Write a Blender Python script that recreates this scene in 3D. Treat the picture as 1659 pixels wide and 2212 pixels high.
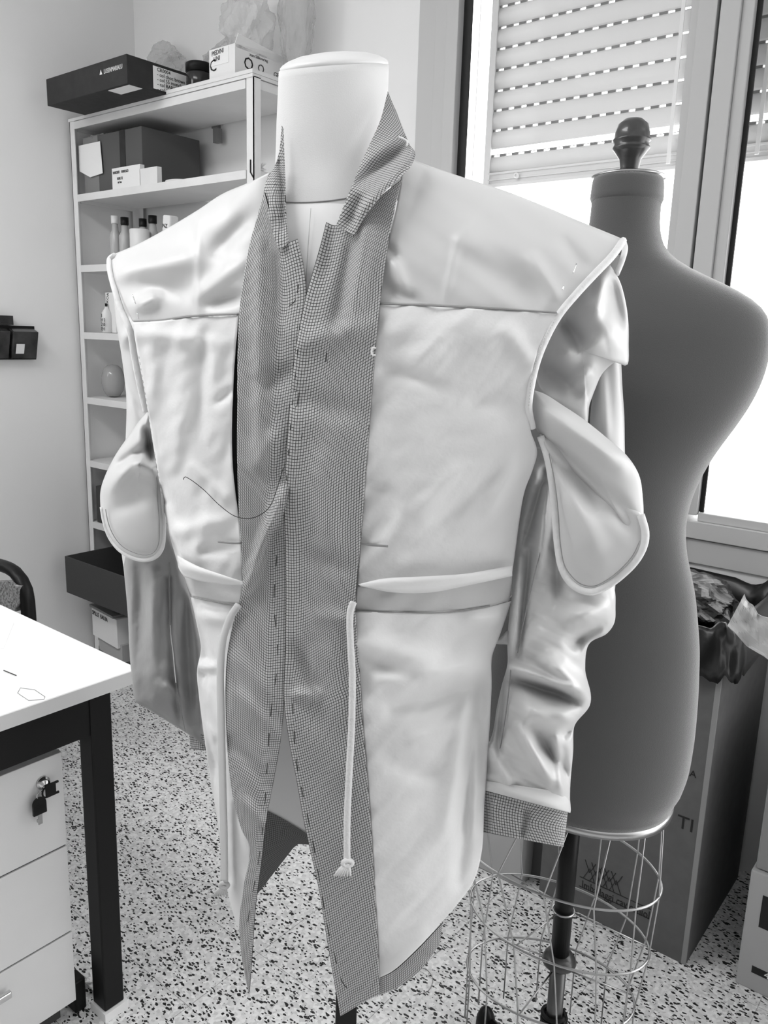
import bpy, bmesh, math, random
import numpy as np
from mathutils import Vector, Matrix
random.seed(4); np.random.seed(4)
for o in list(bpy.data.objects): bpy.data.objects.remove(o)
SC = bpy.context.scene
COL = SC.collection
PI = math.pi
# ------------------------------------------------------------------ camera
CX, CY, F = 829.5, 1106.0, 1755.2
H = 1.4
pitch, roll, yaw = .214385, .031229, .672449
sp, cp = math.sin(pitch), math.cos(pitch)
R_ = np.array([[math.cos(roll), -math.sin(roll), 0], [math.sin(roll), math.cos(roll), 0], [0, 0, 1]])
_up = R_ @ np.array([0, -cp, -sp]); _fh = R_ @ np.array([0, -sp, cp]); _r = R_ @ np.array([1., 0, 0])
AX = np.array([math.cos(yaw) * _r - math.sin(yaw) * _fh, math.sin(yaw) * _r + math.cos(yaw) * _fh, _up])
cam_d = bpy.data.cameras.new('camera'); cam = bpy.data.objects.new('camera', cam_d); COL.objects.link(cam)
cam_d.sensor_fit = 'VERTICAL'; cam_d.sensor_height = 36; cam_d.lens = 36 * F / 2212
cam_d.clip_start = .05
# camera axes in the world: right = AX[:,0], down = AX[:,1], forward = AX[:,2]
M = Matrix(((AX[0, 0], -AX[0, 1], -AX[0, 2], 0), (AX[1, 0], -AX[1, 1], -AX[1, 2], 0), (AX[2, 0], -AX[2, 1], -AX[2, 2], H), (0, 0, 0, 1)))
cam.matrix_world = M
SC.camera = cam
# ------------------------------------------------------------------ light and exposure
SC.view_settings.view_transform = 'Standard'; SC.view_settings.look = 'None'
SC.view_settings.gamma = 1; SC.view_settings.use_curve_mapping = False
SC.view_settings.exposure = 0.01
W = bpy.data.worlds.new('daylight'); SC.world = W; W.use_nodes = True
nt = W.node_tree; nt.nodes.clear()
tc = nt.nodes.new('ShaderNodeTexCoord'); sx = nt.nodes.new('ShaderNodeSeparateXYZ'); mr = nt.nodes.new('ShaderNodeMapRange')
mr.inputs['From Min'].default_value = -.25; mr.inputs['From Max'].default_value = .35
mr.inputs['To Min'].default_value = .42; mr.inputs['To Max'].default_value = 5.0
bg = nt.nodes.new('ShaderNodeBackground'); wo = nt.nodes.new('ShaderNodeOutputWorld')
nt.links.new(tc.outputs['Generated'], sx.inputs[0]); nt.links.new(sx.outputs['Y'], mr.inputs['Value'])
nt.links.new(mr.outputs[0], bg.inputs['Strength']); nt.links.new(bg.outputs[0], wo.inputs[0])

def area(name, loc, target, size, sizey, power):
    l = bpy.data.lights.new(name, 'AREA'); l.shape = 'RECTANGLE'; l.size = size; l.size_y = sizey; l.energy = power
    o = bpy.data.objects.new(name, l); COL.objects.link(o); o.location = loc
    o.rotation_euler = (Vector(target) - Vector(loc)).to_track_quat('-Z', 'Y').to_euler()
    return o
area('ceiling_tube_light', (-1.7, -.2, 2.9), (-1.7, -.2, 0), 1.5, .6, 34)
area('added_side_light', (-2.95, -.5, 2.3), (-.8, .9, 1.1), .9, .9, 17)  # area light added to brighten from the left; the wall has no window there

# ------------------------------------------------------------------ pixel to world helpers
def ray(px, py): return AX @ np.array([px - CX, py - CY, F])
O_ = np.array([0, 0, H])
def aty(px, py, y): d = ray(px, py); return O_ + d * (y / d[1])
def atx(px, py, x): d = ray(px, py); return O_ + d * (x / d[0])
def atz(px, py, z): d = ray(px, py); return O_ + d * ((z - H) / d[2])

# ------------------------------------------------------------------ materials
def mat(name, c, rough=.6, metal=0, bump=None, sheen=0, coat=0, noise=None, spec=.4, alpha=None, trans=0):
    m = bpy.data.materials.new(name); m.use_nodes = True; t = m.node_tree; b = t.nodes['Principled BSDF']
    if not isinstance(c, tuple): c = (c, c, c)
    b.inputs['Base Color'].default_value = (*c, 1); b.inputs['Roughness'].default_value = rough
    b.inputs['Metallic'].default_value = metal; b.inputs['Specular IOR Level'].default_value = spec
    if sheen: b.inputs['Sheen Weight'].default_value = sheen; b.inputs['Sheen Roughness'].default_value = .4
    if coat: b.inputs['Coat Weight'].default_value = coat
    if trans: b.inputs['Transmission Weight'].default_value = trans
    tcn = t.nodes.new('ShaderNodeTexCoord')
    if noise:
        s, lo, hi = noise
        n = t.nodes.new('ShaderNodeTexNoise'); n.inputs['Scale'].default_value = s; n.inputs['Detail'].default_value = 4
        r = t.nodes.new('ShaderNodeMapRange'); r.inputs['From Min'].default_value = .3; r.inputs['From Max'].default_value = .7
        r.inputs['To Min'].default_value = lo; r.inputs['To Max'].default_value = hi
        t.links.new(tcn.outputs['Object'], n.inputs['Vector']); t.links.new(n.outputs[0], r.inputs['Value'])
        mx = t.nodes.new('ShaderNodeVectorMath'); mx.operation = 'SCALE'; mx.inputs[0].default_value = c
        t.links.new(r.outputs[0], mx.inputs['Scale']); t.links.new(mx.outputs[0], b.inputs['Base Color'])
    if bump:
        s, st = bump
        n = t.nodes.new('ShaderNodeTexNoise'); n.inputs['Scale'].default_value = s; n.inputs['Detail'].default_value = 5
        bp = t.nodes.new('ShaderNodeBump'); bp.inputs['Strength'].default_value = st; bp.inputs['Distance'].default_value = .004
        t.links.new(tcn.outputs['Object'], n.inputs['Vector']); t.links.new(n.outputs[0], bp.inputs['Height'])
        t.links.new(bp.outputs[0], b.inputs['Normal'])
    return m

def mathn(t, op, a, b=None):
    n = t.nodes.new('ShaderNodeMath'); n.operation = op
    for i, v in enumerate((a, b)):
        if v is None: continue
        if isinstance(v, (int, float)): n.inputs[i].default_value = v
        else: t.links.new(v, n.inputs[i])
    return n.outputs[0]

def check_mat(name, base, line, p=.0037, w=.2):
    m = mat(name, base, .75); t = m.node_tree; b = t.nodes['Principled BSDF']
    tcn = t.nodes.new('ShaderNodeTexCoord'); s = t.nodes.new('ShaderNodeSeparateXYZ'); t.links.new(tcn.outputs['UV'], s.inputs[0])
    fs = []
    for ax in ('X', 'Y'):
        f_ = mathn(t, 'FRACT', mathn(t, 'DIVIDE', s.outputs[ax], p)); fs.append(mathn(t, 'LESS_THAN', f_, w))
    mx = mathn(t, 'MAXIMUM', fs[0], fs[1])
    mix = t.nodes.new('ShaderNodeMix'); mix.data_type = 'RGBA'; t.links.new(mx, mix.inputs['Factor'])
    mix.inputs['A'].default_value = (base, base, base, 1); mix.inputs['B'].default_value = (line, line, line, 1)
    t.links.new(mix.outputs['Result'], b.inputs['Base Color'])
    return m

def terrazzo():
    m = mat('terrazzo', .6, .35, spec=.3); t = m.node_tree; b = t.nodes['Principled BSDF']
    g = t.nodes.new('ShaderNodeNewGeometry')
    # warped coordinates give the chips ragged outlines
    n = t.nodes.new('ShaderNodeTexNoise'); n.inputs['Scale'].default_value = 90; t.links.new(g.outputs['Position'], n.inputs['Vector'])
    ad = t.nodes.new('ShaderNodeVectorMath'); ad.operation = 'MULTIPLY_ADD'; t.links.new(n.outputs['Color'], ad.inputs[0])
    ad.inputs[1].default_value = (.010, .010, 0); t.links.new(g.outputs['Position'], ad.inputs[2])
    flat = t.nodes.new('ShaderNodeVectorMath'); flat.operation = 'MULTIPLY'; t.links.new(ad.outputs[0], flat.inputs[0]); flat.inputs[1].default_value = (1, 1, 0)
    def chips(scale, stretch, rot, thr, pick):
        mp = t.nodes.new('ShaderNodeMapping'); mp.inputs['Rotation'].default_value = (0, 0, rot); mp.inputs['Scale'].default_value = (1, stretch, 1)
        t.links.new(flat.outputs[0], mp.inputs[0])
        v = t.nodes.new('ShaderNodeTexVoronoi'); v.inputs['Scale'].default_value = scale; v.voronoi_dimensions = '2D'
        t.links.new(mp.outputs[0], v.inputs['Vector'])
        sc = t.nodes.new('ShaderNodeSeparateColor'); t.links.new(v.outputs['Color'], sc.inputs[0])
        a = mathn(t, 'LESS_THAN', v.outputs['Distance'], mathn(t, 'MULTIPLY', sc.outputs[1], thr))
        c = mathn(t, 'LESS_THAN', sc.outputs[0], pick)
        return mathn(t, 'MULTIPLY', a, c)
    dark = mathn(t, 'MAXIMUM', chips(74, 2.0, .5, .50, .36), mathn(t, 'MAXIMUM', chips(68, 2.2, -.9, .44, .30), chips(105, 1.3, 1.7, .36, .22)))
    v2 = t.nodes.new('ShaderNodeTexVoronoi'); v2.inputs['Scale'].default_value = 150; v2.voronoi_dimensions = '2D'; t.links.new(flat.outputs[0], v2.inputs['Vector'])
    s2 = t.nodes.new('ShaderNodeSeparateColor'); t.links.new(v2.outputs['Color'], s2.inputs[0])
    lt = t.nodes.new('ShaderNodeMapRange'); t.links.new(s2.outputs[2], lt.inputs['Value']); lt.inputs['To Min'].default_value = .60; lt.inputs['To Max'].default_value = .86
    sx_ = t.nodes.new('ShaderNodeSeparateXYZ'); t.links.new(g.outputs['Position'], sx_.inputs[0])
    jx = mathn(t, 'LESS_THAN', mathn(t, 'FRACT', mathn(t, 'DIVIDE', mathn(t, 'ADD', sx_.outputs['X'], 6.2 + 1.205), .31)), .006)
    jy = mathn(t, 'LESS_THAN', mathn(t, 'FRACT', mathn(t, 'DIVIDE', mathn(t, 'ADD', sx_.outputs['Y'], 6 - 1.10), .2)), .009)
    j = mathn(t, 'MAXIMUM', jx, jy)
    cj = mathn(t, 'SUBTRACT', lt.outputs[0], mathn(t, 'MULTIPLY', j, .32))
    col = mathn(t, 'ADD', mathn(t, 'MULTIPLY', cj, mathn(t, 'SUBTRACT', 1, dark)), mathn(t, 'MULTIPLY', dark, .015))
    cc = t.nodes.new('ShaderNodeCombineColor')
    for i in range(3): t.links.new(col, cc.inputs[i])
    t.links.new(cc.outputs[0], b.inputs['Base Color'])
    return m

def plastic_film(name, a, c=.8):
    m = bpy.data.materials.new(name); m.use_nodes = True; t = m.node_tree; b = t.nodes['Principled BSDF']
    b.inputs['Base Color'].default_value = (c, c, c, 1); b.inputs['Roughness'].default_value = .35; b.inputs['Alpha'].default_value = a
    return m
def glass_mat():
    m = bpy.data.materials.new('window_glass'); m.use_nodes = True; t = m.node_tree; t.nodes.remove(t.nodes['Principled BSDF'])
    tr = t.nodes.new('ShaderNodeBsdfTransparent'); gl = t.nodes.new('ShaderNodeBsdfGlossy'); gl.inputs['Roughness'].default_value = .03
    mx = t.nodes.new('ShaderNodeMixShader'); fr = t.nodes.new('ShaderNodeFresnel'); fr.inputs[0].default_value = 1.07
    t.links.new(fr.outputs[0], mx.inputs[0]); t.links.new(tr.outputs[0], mx.inputs[1]); t.links.new(gl.outputs[0], mx.inputs[2])
    t.links.new(mx.outputs[0], t.nodes['Material Output'].inputs[0]); return m

MT = {}
MT['wall'] = mat('wall_paint', .84, .9, bump=(120, .06), noise=(1.5, .97, 1.02))
MT['ceil'] = mat('ceiling_paint', .8, .9)
MT['floor'] = terrazzo()
MT['frame'] = mat('window_aluminium', .52, .5)
MT['gasket'] = mat('black_gasket', .012, .6)
MT['guide'] = mat('shutter_guide_white', .85, .5)
MT['slat'] = mat('shutter_slat', .76, .55)
MT['link'] = mat('shutter_link', .22, .6)
MT['glass'] = glass_mat()
MT['whitemetal'] = mat('chipped_white_enamel', .78, .55, noise=(9, .93, 1.03), bump=(60, .1))
MT['shelf'] = mat('white_shelf_board', .74, .6, noise=(6, .92, 1.02))
MT['black'] = mat('black_enamel', .006, .4, spec=.2)
MT['blackbox'] = mat('black_card', .022, .75, noise=(30, .8, 1.3))
MT['graybox'] = mat('charcoal_card', .05, .8)
MT['carton'] = mat('brown_carton_grey', .115, .85, noise=(40, .93, 1.06))
MT['cartonL'] = mat('light_carton_grey', .40, .85)
MT['cartonM'] = mat('mid_carton_grey', .26, .85)
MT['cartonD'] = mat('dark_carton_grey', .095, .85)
MT['tape'] = mat('parcel_tape', .20, .35)
MT['paper'] = mat('white_paper', .82, .8, bump=(20, .3))
MT['whitebox'] = mat('white_card', .78, .75)
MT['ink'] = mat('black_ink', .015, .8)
MT['inkgray'] = mat('grey_ink', .06, .8)
MT['inkwhite'] = mat('white_print', .75, .7)
MT['deskwhite'] = mat('white_melamine', .84, .35, noise=(3, .97, 1.02))
MT['deskedge'] = mat('desk_edge_band', .62, .5)
MT['drawer'] = mat('light_maple_laminate', .68, .5, noise=(3, .93, 1.05))
MT['chrome'] = mat('chrome', .7, .2, 1)
MT['wire'] = mat('wire', .42, .3, 1)
MT['darksteel'] = mat('dark_steel', .12, .35, .8)
MT['wood'] = mat('dark_turned_wood', .035, .3, coat=.3)
MT['d2'] = mat('grey_jersey', .092, .95, sheen=1.0, bump=(900, .25))
MT['d1'] = mat('white_calico', .64, .85, bump=(600, .12))
MT['d1w'] = mat('bleached_calico', .9, .85)
MT['satinL'] = mat('white_satin_double', .74, .45, sheen=.2)
MT['d1cap'] = mat('white_plastic', .70, .35)
MT['film'] = plastic_film('clear_polythene', .36, .6)
MT['film2'] = plastic_film('clear_polythene_thin', .38, .5)
MT['bagblack'] = mat('black_polythene', .006, .3, spec=.4)
MT['bagwhite'] = mat('silvery_polythene', .55, .25)
MT['amber'] = mat('dark_glass', .02, .15)
MT['bottle'] = mat('frosted_bottle', .42, .25, spec=.5)
MT['vase'] = mat('grey_glass_vase', .36, .12)
MT['bin'] = mat('smoky_bin_plastic', .02, .18, noise=(14, .4, 2.6))
MT['chip'] = mat('chipboard', .25, .8, noise=(130, .2, 1.6))
MT['satin'] = mat('white_satin', .62, .40, sheen=.2, spec=.4, bump=(7, .5))
MT['satinS'] = mat('sleeve_satin', .58, .36, sheen=.2, spec=.4)
MT['satinG'] = mat('grey_sleeve_lining', .27, .55, sheen=.2, bump=(40, .3))
MT['cotton'] = mat('white_cotton', .72, .7, sheen=.1, bump=(16, .9))
MT['band'] = mat('grey_waist_tape', .50, .8, bump=(30, .3))
MT['bandS'] = mat('sleeve_hem_lining', .58, .5)
MT['check'] = check_mat('fine_check', .47, .018)
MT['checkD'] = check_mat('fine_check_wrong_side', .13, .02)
MT['pipe'] = mat('raw_seam_binding', .74, .85, bump=(80, .6))
MT['tapecord'] = mat('cotton_tape', .66, .9, bump=(300, .4))
MT['thread'] = mat('dark_thread', .03, .8)
MT['threadl'] = mat('light_thread', .75, .8)
MT['seam'] = mat('grey_seam_thread', .25, .8)  # mid grey for seam lines, stitching and the pencil mark
MT['pin'] = mat('steel_pin', .75, .2, 1)

# ------------------------------------------------------------------ object helpers
def tag(o, label, cat, group=None, kind=None):
    o['label'] = label; o['category'] = cat
    if group: o['group'] = group
    if kind: o['kind'] = kind
    return o
def thing(name, label, cat, loc=(0, 0, 0), group=None):
    o = bpy.data.objects.new(name, None); COL.objects.link(o); o.location = loc; o.empty_display_size = .05
    bpy.context.view_layer.update()
    return tag(o, label, cat, group)
def wloc(o):
    v = Vector((0, 0, 0))
    while o is not None: v += o.location; o = o.parent
    return v
def link(name, me, m, parent=None, smooth=False, solid=0, plabel=None, bevel=0, offset=0):
    o = bpy.data.objects.new(name, me); COL.objects.link(o)
    if m is not None: me.materials.append(MT[m] if isinstance(m, str) else m)
    if parent is not None:
        off = wloc(parent); me.transform(Matrix.Translation(-off)); o.parent = parent
    if smooth:
        for p in me.polygons: p.use_smooth = True
    if bevel:
        b = o.modifiers.new('b', 'BEVEL'); b.width = bevel; b.segments = 2; b.limit_method = 'ANGLE'
    if solid:
        s = o.modifiers.new('s', 'SOLIDIFY'); s.thickness = solid; s.offset = offset
    if plabel: o['label'] = plabel
    return o
class MB:
    """collects vertices and faces in world space"""
    def __init__(s): s.v = []; s.f = []
    def box(s, x0, x1, y0, y1, z0, z1, fr=None):
        n = len(s.v)
        for x in (x0, x1):
            for y in (y0, y1):
                for z in (z0, z1):
                    p = Vector((x, y, z)); s.v.append(tuple(fr @ p if fr else p))
        for q in ((0, 1, 3, 2), (4, 6, 7, 5), (0, 4, 5, 1), (2, 3, 7, 6), (0, 2, 6, 4), (1, 5, 7, 3)): s.f.append([n + i for i in q])
        return s
    def tube(s, pts, r, seg=10, closed=False, flat=1.0, cap=True):
        pts = [Vector(p) for p in pts]; n0 = len(s.v); N = len(pts)
        rs = r if isinstance(r, (list, tuple)) else [r] * N
        nrm = None
        for i, p in enumerate(pts):
            a = pts[(i - 1) % N] if (closed or i) else p; b = pts[(i + 1) % N] if (closed or i < N - 1) else p
            d = (b - a).normalized() if (b - a).length > 1e-9 else Vector((0, 0, 1))
            if nrm is None:
                nrm = d.orthogonal().normalized()
            else:
                nrm = (nrm - d * nrm.dot(d));
                nrm = nrm.normalized() if nrm.length > 1e-6 else d.orthogonal().normalized()
            bn = d.cross(nrm)
            for k in range(seg):
                t = 2 * PI * k / seg
                s.v.append(tuple(p + nrm * math.cos(t) * rs[i] + bn * math.sin(t) * rs[i] * flat))
        for i in range(N if closed else N - 1):
            for k in range(seg):
                a = n0 + i * seg + k; b = n0 + i * seg + (k + 1) % seg; j = (i + 1) % N
                c = n0 + j * seg + (k + 1) % seg; d = n0 + j * seg + k
                s.f.append([a, b, c, d])
        if not closed and cap:
            s.f.append([n0 + k for k in range(seg)][::-1]); s.f.append([n0 + (N - 1) * seg + k for k in range(seg)])
        return s
    def lathe(s, prof, c=(0, 0, 0), seg=40, ex=1, ey=1, fr=None, cap=True):
        n0 = len(s.v)
        for r, z in prof:
            for k in range(seg):
                t = 2 * PI * k / seg
                p = Vector((c[0] + r * ex * math.cos(t), c[1] + r * ey * math.sin(t), c[2] + z))
                s.v.append(tuple(fr @ p if fr else p))
        for i in range(len(prof) - 1):
            for k in range(seg):
                a = n0 + i * seg + k; b = n0 + i * seg + (k + 1) % seg
                s.f.append([a, b, b + seg, a + seg])
        if cap:
            s.f.append([n0 + k for k in range(seg)][::-1]); s.f.append([n0 + (len(prof) - 1) * seg + k for k in range(seg)])
        return s
    def poly(s, pts):
        n = len(s.v); s.v += [tuple(p) for p in pts]; s.f.append(list(range(n, n + len(pts)))); return s
    def build(s, name, m, parent=None, **k):
        me = bpy.data.meshes.new(name); me.from_pydata(s.v, [], s.f); me.update()
        bm = bmesh.new(); bm.from_mesh(me); bmesh.ops.recalc_face_normals(bm, faces=bm.faces); bm.to_mesh(me); bm.free()
        return link(name, me, m, parent, **k)
def struct(o): o['kind'] = 'structure'; return o
def BX(name, m, a, parent=None, **k): return MB().box(*a).build(name, m, parent, **k)
def spline(pts, n):
    """Catmull-Rom through 2-D or 3-D points, n samples"""
    P = np.array(pts, float); k = len(P)
    if k == 2: return np.array([P[0] + (P[1] - P[0]) * t for t in np.linspace(0, 1, n)])
    d = np.r_[0, np.cumsum(np.linalg.norm(np.diff(P, axis=0), axis=1) ** .5)]
    T = np.linspace(0, d[-1], n); Q = np.vstack([2 * P[0] - P[1], P, 2 * P[-1] - P[-2]])
    dd = np.r_[-(d[1] - d[0]), d, 2 * d[-1] - d[-2]]
    out = []
    for t in T:
        i = min(max(np.searchsorted(d, t, side='right') - 1, 0), k - 2); j = i + 1
        t0, t1, t2, t3 = dd[j - 1], dd[j], dd[j + 1], dd[j + 2]; p0, p1, p2, p3 = Q[j - 1], Q[j], Q[j + 1], Q[j + 2]
        a1 = p0 * (t1 - t) / (t1 - t0) + p1 * (t - t0) / (t1 - t0); a2 = p1 * (t2 - t) / (t2 - t1) + p2 * (t - t1) / (t2 - t1)
        a3 = p2 * (t3 - t) / (t3 - t2) + p3 * (t - t2) / (t3 - t2)
        b1 = a1 * (t2 - t) / (t2 - t0) + a2 * (t - t0) / (t2 - t0); b2 = a2 * (t3 - t) / (t3 - t1) + a3 * (t - t1) / (t3 - t1)
        out.append(b1 * (t2 - t) / (t2 - t1) + b2 * (t - t1) / (t2 - t1))
    out = np.array(out)
    # resample by length
    L = np.r_[0, np.cumsum(np.linalg.norm(np.diff(out, axis=0), axis=1))]
    u = np.linspace(0, L[-1], n)
    return np.stack([np.interp(u, L, out[:, c]) for c in range(out.shape[1])], 1)

def text(s, parent, m, org, xd, yd, size, name='lettering', squeeze=1.0, shear=0, depth=.0004):
    """lettering as a thin mesh: org = lower left corner, xd/yd = directions of writing"""
    cu = bpy.data.curves.new('t', 'FONT'); cu.body = s; cu.size = size; cu.extrude = depth / size * size; cu.resolution_u = 2; cu.shear = shear
    cu.space_line = .9
    ob = bpy.data.objects.new('t', cu); COL.objects.link(ob)
    dg = bpy.context.evaluated_depsgraph_get(); me = bpy.data.meshes.new_from_object(ob.evaluated_get(dg))
    bpy.data.objects.remove(ob)
    X = Vector(xd).normalized(); Y = Vector(yd).normalized(); Z = X.cross(Y)
    Mx = Matrix(((X[0] * squeeze, Y[0], Z[0], org[0]), (X[1] * squeeze, Y[1], Z[1], org[1]), (X[2] * squeeze, Y[2], Z[2], org[2]), (0, 0, 0, 1)))
    me.transform(Mx); me.materials.clear()
    return link(name, me, m, parent)

def crumple(name, m, c, r, parent=None, amp=.35, sub=4, seed=0, sharp=1, zmin=None, plabel=None):
    """crumpled film: a ridged, creased closed surface"""
    bm = bmesh.new(); bmesh.ops.create_icosphere(bm, subdivisions=sub, radius=1)
    rn = np.random.RandomState(seed); K = rn.normal(0, 1, (14, 3)) * np.linspace(1.2, 5, 14)[:, None]; ph = rn.uniform(0, 6.28, 14)
    for v in bm.verts:
        p = np.array(v.co); d = 0
        for i in range(14): d += (1 - 2 * abs(math.sin(K[i] @ p + ph[i])) ** .7) / (1.3 + i * .35)
        q = p * (1 + amp * d * .35)
        v.co = Vector((c[0] + q[0] * r[0], c[1] + q[1] * r[1], c[2] + q[2] * r[2]))
        if zmin is not None and v.co.z < zmin: v.co.z = zmin
    me = bpy.data.meshes.new(name); bm.to_mesh(me); bm.free()
    return link(name, me, m, parent, smooth=not sharp, plabel=plabel)

# ================================================================== SETTING
YW = 2.17; XL = -3.1; ZC = 3.0; XR = 1.6
struct(BX('floor', 'floor', (XL - .1, XR, -3, YW + .1, -.05, 0)))
struct(BX('ceiling', 'ceil', (XL - .1, XR, -1.2, YW + .1, ZC, ZC + .05)))
struct(BX('wall_left', 'wall', (XL - .1, XL, -2.2, YW + .1, 0, ZC)))
w = MB(); w.box(XL, -1.642, YW, YW + .1, 0, ZC).box(-1.642, XR, YW, YW + .1, 0, .828)
struct(w.build('wall_back', 'wall'))
win = bpy.data.objects.new('window_1', None); COL.objects.link(win); win.location = (-1.64, YW, .83); win['kind'] = 'structure'
fr = MB()
fr.box(-1.642, -1.575, YW - .012, YW + .07, .83, ZC).box(-1.575, -1.53, YW - .02, YW + .07, .83, ZC).box(-1.53, -1.488, YW - .028, YW + .008, .83, ZC)
fr.box(-.812, -.790, YW - .018, YW + .06, .96, ZC).box(-.790, -.745, YW - .028, YW + .06, .83, ZC).box(-.737, -.69, YW - .028, YW + .06, .83, ZC).box(-.69, -.662, YW - .018, YW + .008, .96, ZC)
fr.box(-1.488, 1.2, YW - .012, YW + .07, .83, .895).box(-1.488, -.745, YW - .024, YW + .06, .899, .945).box(-.737, 1.2, YW - .024, YW + .06, .899, .945)
fr.box(-1.46, -.80, YW - .012, YW + .05, .945, .968).box(-.66, 1.2, YW - .012, YW + .05, .945, .968)
fr.box(-1.642, 1.2, YW - .02, YW + .07, 2.9, ZC).box(1.14, 1.2, YW - .02, YW + .07, .83, ZC)
fr.build('window_frame', 'frame', win, bevel=.002)
g_ = MB(); g_.box(-1.488, -1.460, YW + .0, YW + .006, .945, 2.9).box(-.745, -.737, YW + .0, YW + .05, .83, 2.9).box(-.662, -.650, YW + .0, YW + .006, .968, 2.9)
g_.build('window_gasket', 'gasket', win)
BX('window_pane', 'glass', (-1.46, -.80, YW + .03, YW + .036, .96, 2.9), win)
BX('window_pane', 'glass', (-.66, 1.14, YW + .03, YW + .036, .96, 2.9), win)
BX('window_sill', 'guide', (-1.64, 1.2, YW + .07, YW + .3, .86, .90), win)

# roller shutter outside the glass
YS = YW + .12
sh = thing('roller_shutter', 'grey slatted roller shutter half lowered outside the window', 'shutter', (-1.44, YS, 1.86))
zt = [2.249 + .0575 * k for k in range(11, 0, -1)] + [2.249, 2.191, 2.133, 2.078, 2.021, 1.965]
def slat(x0, x1, z0, z1, name='slat'):
    s = MB(); n = 8
    for i in range(n):
        t0, t1 = i / n, (i + 1) / n
        y0 = YS - .006 * math.sin(PI * t0); y1 = YS - .006 * math.sin(PI * t1)
        s.poly([(x0, y0, z0 + (z1 - z0) * t0), (x1, y0, z0 + (z1 - z0) * t0), (x1, y1, z0 + (z1 - z0) * t1), (x0, y1, z0 + (z1 - z0) * t1)])
    o_ = s.build(name, 'slat', sh, smooth=True, solid=.006, offset=0)
    bm = bmesh.new(); bm.from_mesh(o_.data); bmesh.ops.remove_doubles(bm, verts=bm.verts, dist=1e-5); bmesh.ops.recalc_face_normals(bm, faces=bm.faces); bm.to_mesh(o_.data); bm.free()
    for p_ in o_.data.polygons: p_.use_smooth = True
    return o_
def links(x0, x1, z0, z1, open_=.45):
    s = MB(); p = .0425; x = x0 + .012
    s.box(x0, x, YS - .003, YS + .003, z0, z1)
    while x < x1:
        s.box(x + p * open_, min(x + p, x1), YS - .003, YS + .003, z0, z1); x += p
    s.box(x0, x1, YS - .0015, YS + .0015, z1 - .0012, z1)
    return s.build('slotted_link', 'link', sh)
X0, X1 = -1.445, 1.2
for i in range(len(zt) - 1):
    slat(X0, X1, zt[i + 1] + .004, zt[i] - .004); links(X0, X1, zt[i] - .0045, zt[i] + .0045)
slat(X0, X1, 1.899, 1.944)
links(X0, X1, 1.944, 1.952, .5)
b = MB(); b.box(X0, X1, YS - .012, YS + .012, 1.856, 1.866).box(X0, X1, YS - .006, YS + .006, 1.866, 1.899).box(X0, X1, YS - .012, YS + .01, 1.893, 1.899).box(X0, X1, YS - .01, YS + .01, 1.876, 1.880)
b.build('bottom_rail', 'slat', sh, bevel=.001)
for x in (-1.34, -.45):
    m_ = MB(); fr_ = Matrix.Translation((x, YS - .016, 1.882)) @ Matrix.Rotation(PI / 2, 4, 'X')
    m_.lathe([(.004, 0), (.004, .004), (.0085, .004), (.0085, 0)], seg=16, fr=fr_, cap=False); m_.build('stop_buffer', 'guide', sh, smooth=True)
b = MB(); b.box(-1.462, -1.441, YS - .01, YS + .01, .9, 2.9).box(-1.505, -1.502, YS - .01, YS + .01, .9, 2.9); b.build('shutter_guide', 'guide', sh)
for x in (-.878, -.655):  # pale upright strips just in front of the slats
    tag(BX('shutter_bar', 'guide', (x, x + .010, YS - .030, YS - .027, 1.868, 2.9)),
        'pale thin bar standing before the shutter, ' + ('left of the window mullion' if x < -.8 else 'right of the window mullion'), 'cord', 'shutter bars')

# ================================================================== SHELVING
SY0, SY1, SX0, SX1 = 1.85, 2.15, -3.08, -2.04
u = thing('shelving_unit', 'tall white metal shelving unit with chipped paint standing in the corner', 'shelf', (-2.56, 2.0, 0))
ZS = [2.16, 1.897, 1.633, 1.374, 1.114, .852, .590, .33, .06]
for x in (SX0, SX1 - .03):
    for y, back in ((SY0, 0), (SY1 - .03, 1)):
        p = MB(); yy = y if not back else y + .027
        p.box(x, x + .032, yy, yy + .003, 0, 2.165)
        xx = x if x == SX0 else x + .029
        p.box(xx, xx + .003, y, y + .03, 0, 2.165); p.build('post', 'whitemetal', u)
for z in ZS:
    s = MB(); s.box(SX0 + .004, SX1 - .004, SY0 + .004, SY1 - .002, z - .012, z - .001)
    s.box(SX0 + .034, SX1 - .034, SY0 - .001, SY0 + .003, z - .026, z)
    s.box(SX0 + .003, SX0 + .006, SY0 + .03, SY1 - .03, z - .026, z).box(SX1 - .006, SX1 - .003, SY0 + .03, SY1 - .03, z - .026, z)
    s.build('shelf', 'shelf', u)
top = MB(); top.box(SX0 - .002, SX1 + .002, SY0 - .004, SY1, 2.162, 2.172).box(-2.465, SX1 + .004, SY0 - .006, SY1, 2.1725, 2.184); top.build('top_board', 'shelf', u, plabel='stacked pale top boards')
t_ = MB(); P = [aty(x, y, SY0 - .002) for x, y in ((541, 345), (541, 372), (547, 383))]
t_.tube(P, .0022, 6); t_.build('paint_chip', 'ink', u, plabel='dark chip in the paint of the right front post')
ZT = 2.185
YB = 1.70
bb = thing('storage_box', 'long black card box with a handwritten label overhanging the top left of the shelf', 'box', (-2.7, 1.85, 2.172))
BX('box_body', 'blackbox', (-2.97, -2.475, YB, 2.07, 2.173, 2.262), bb, bevel=.002)
BX('label_sheet', 'paper', (-2.4745, -2.4735, YB + .10, 2.0, 2.182, 2.252), bb, plabel='white label with handwriting')
text('CR0004\n- col choc brown\n- col 55 moncler\n- col BARK\n- col 306', bb, 'ink', (-2.4730, YB + .115, 2.2385), (0, 1, 0), (0, 0, 1), .0165)
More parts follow.
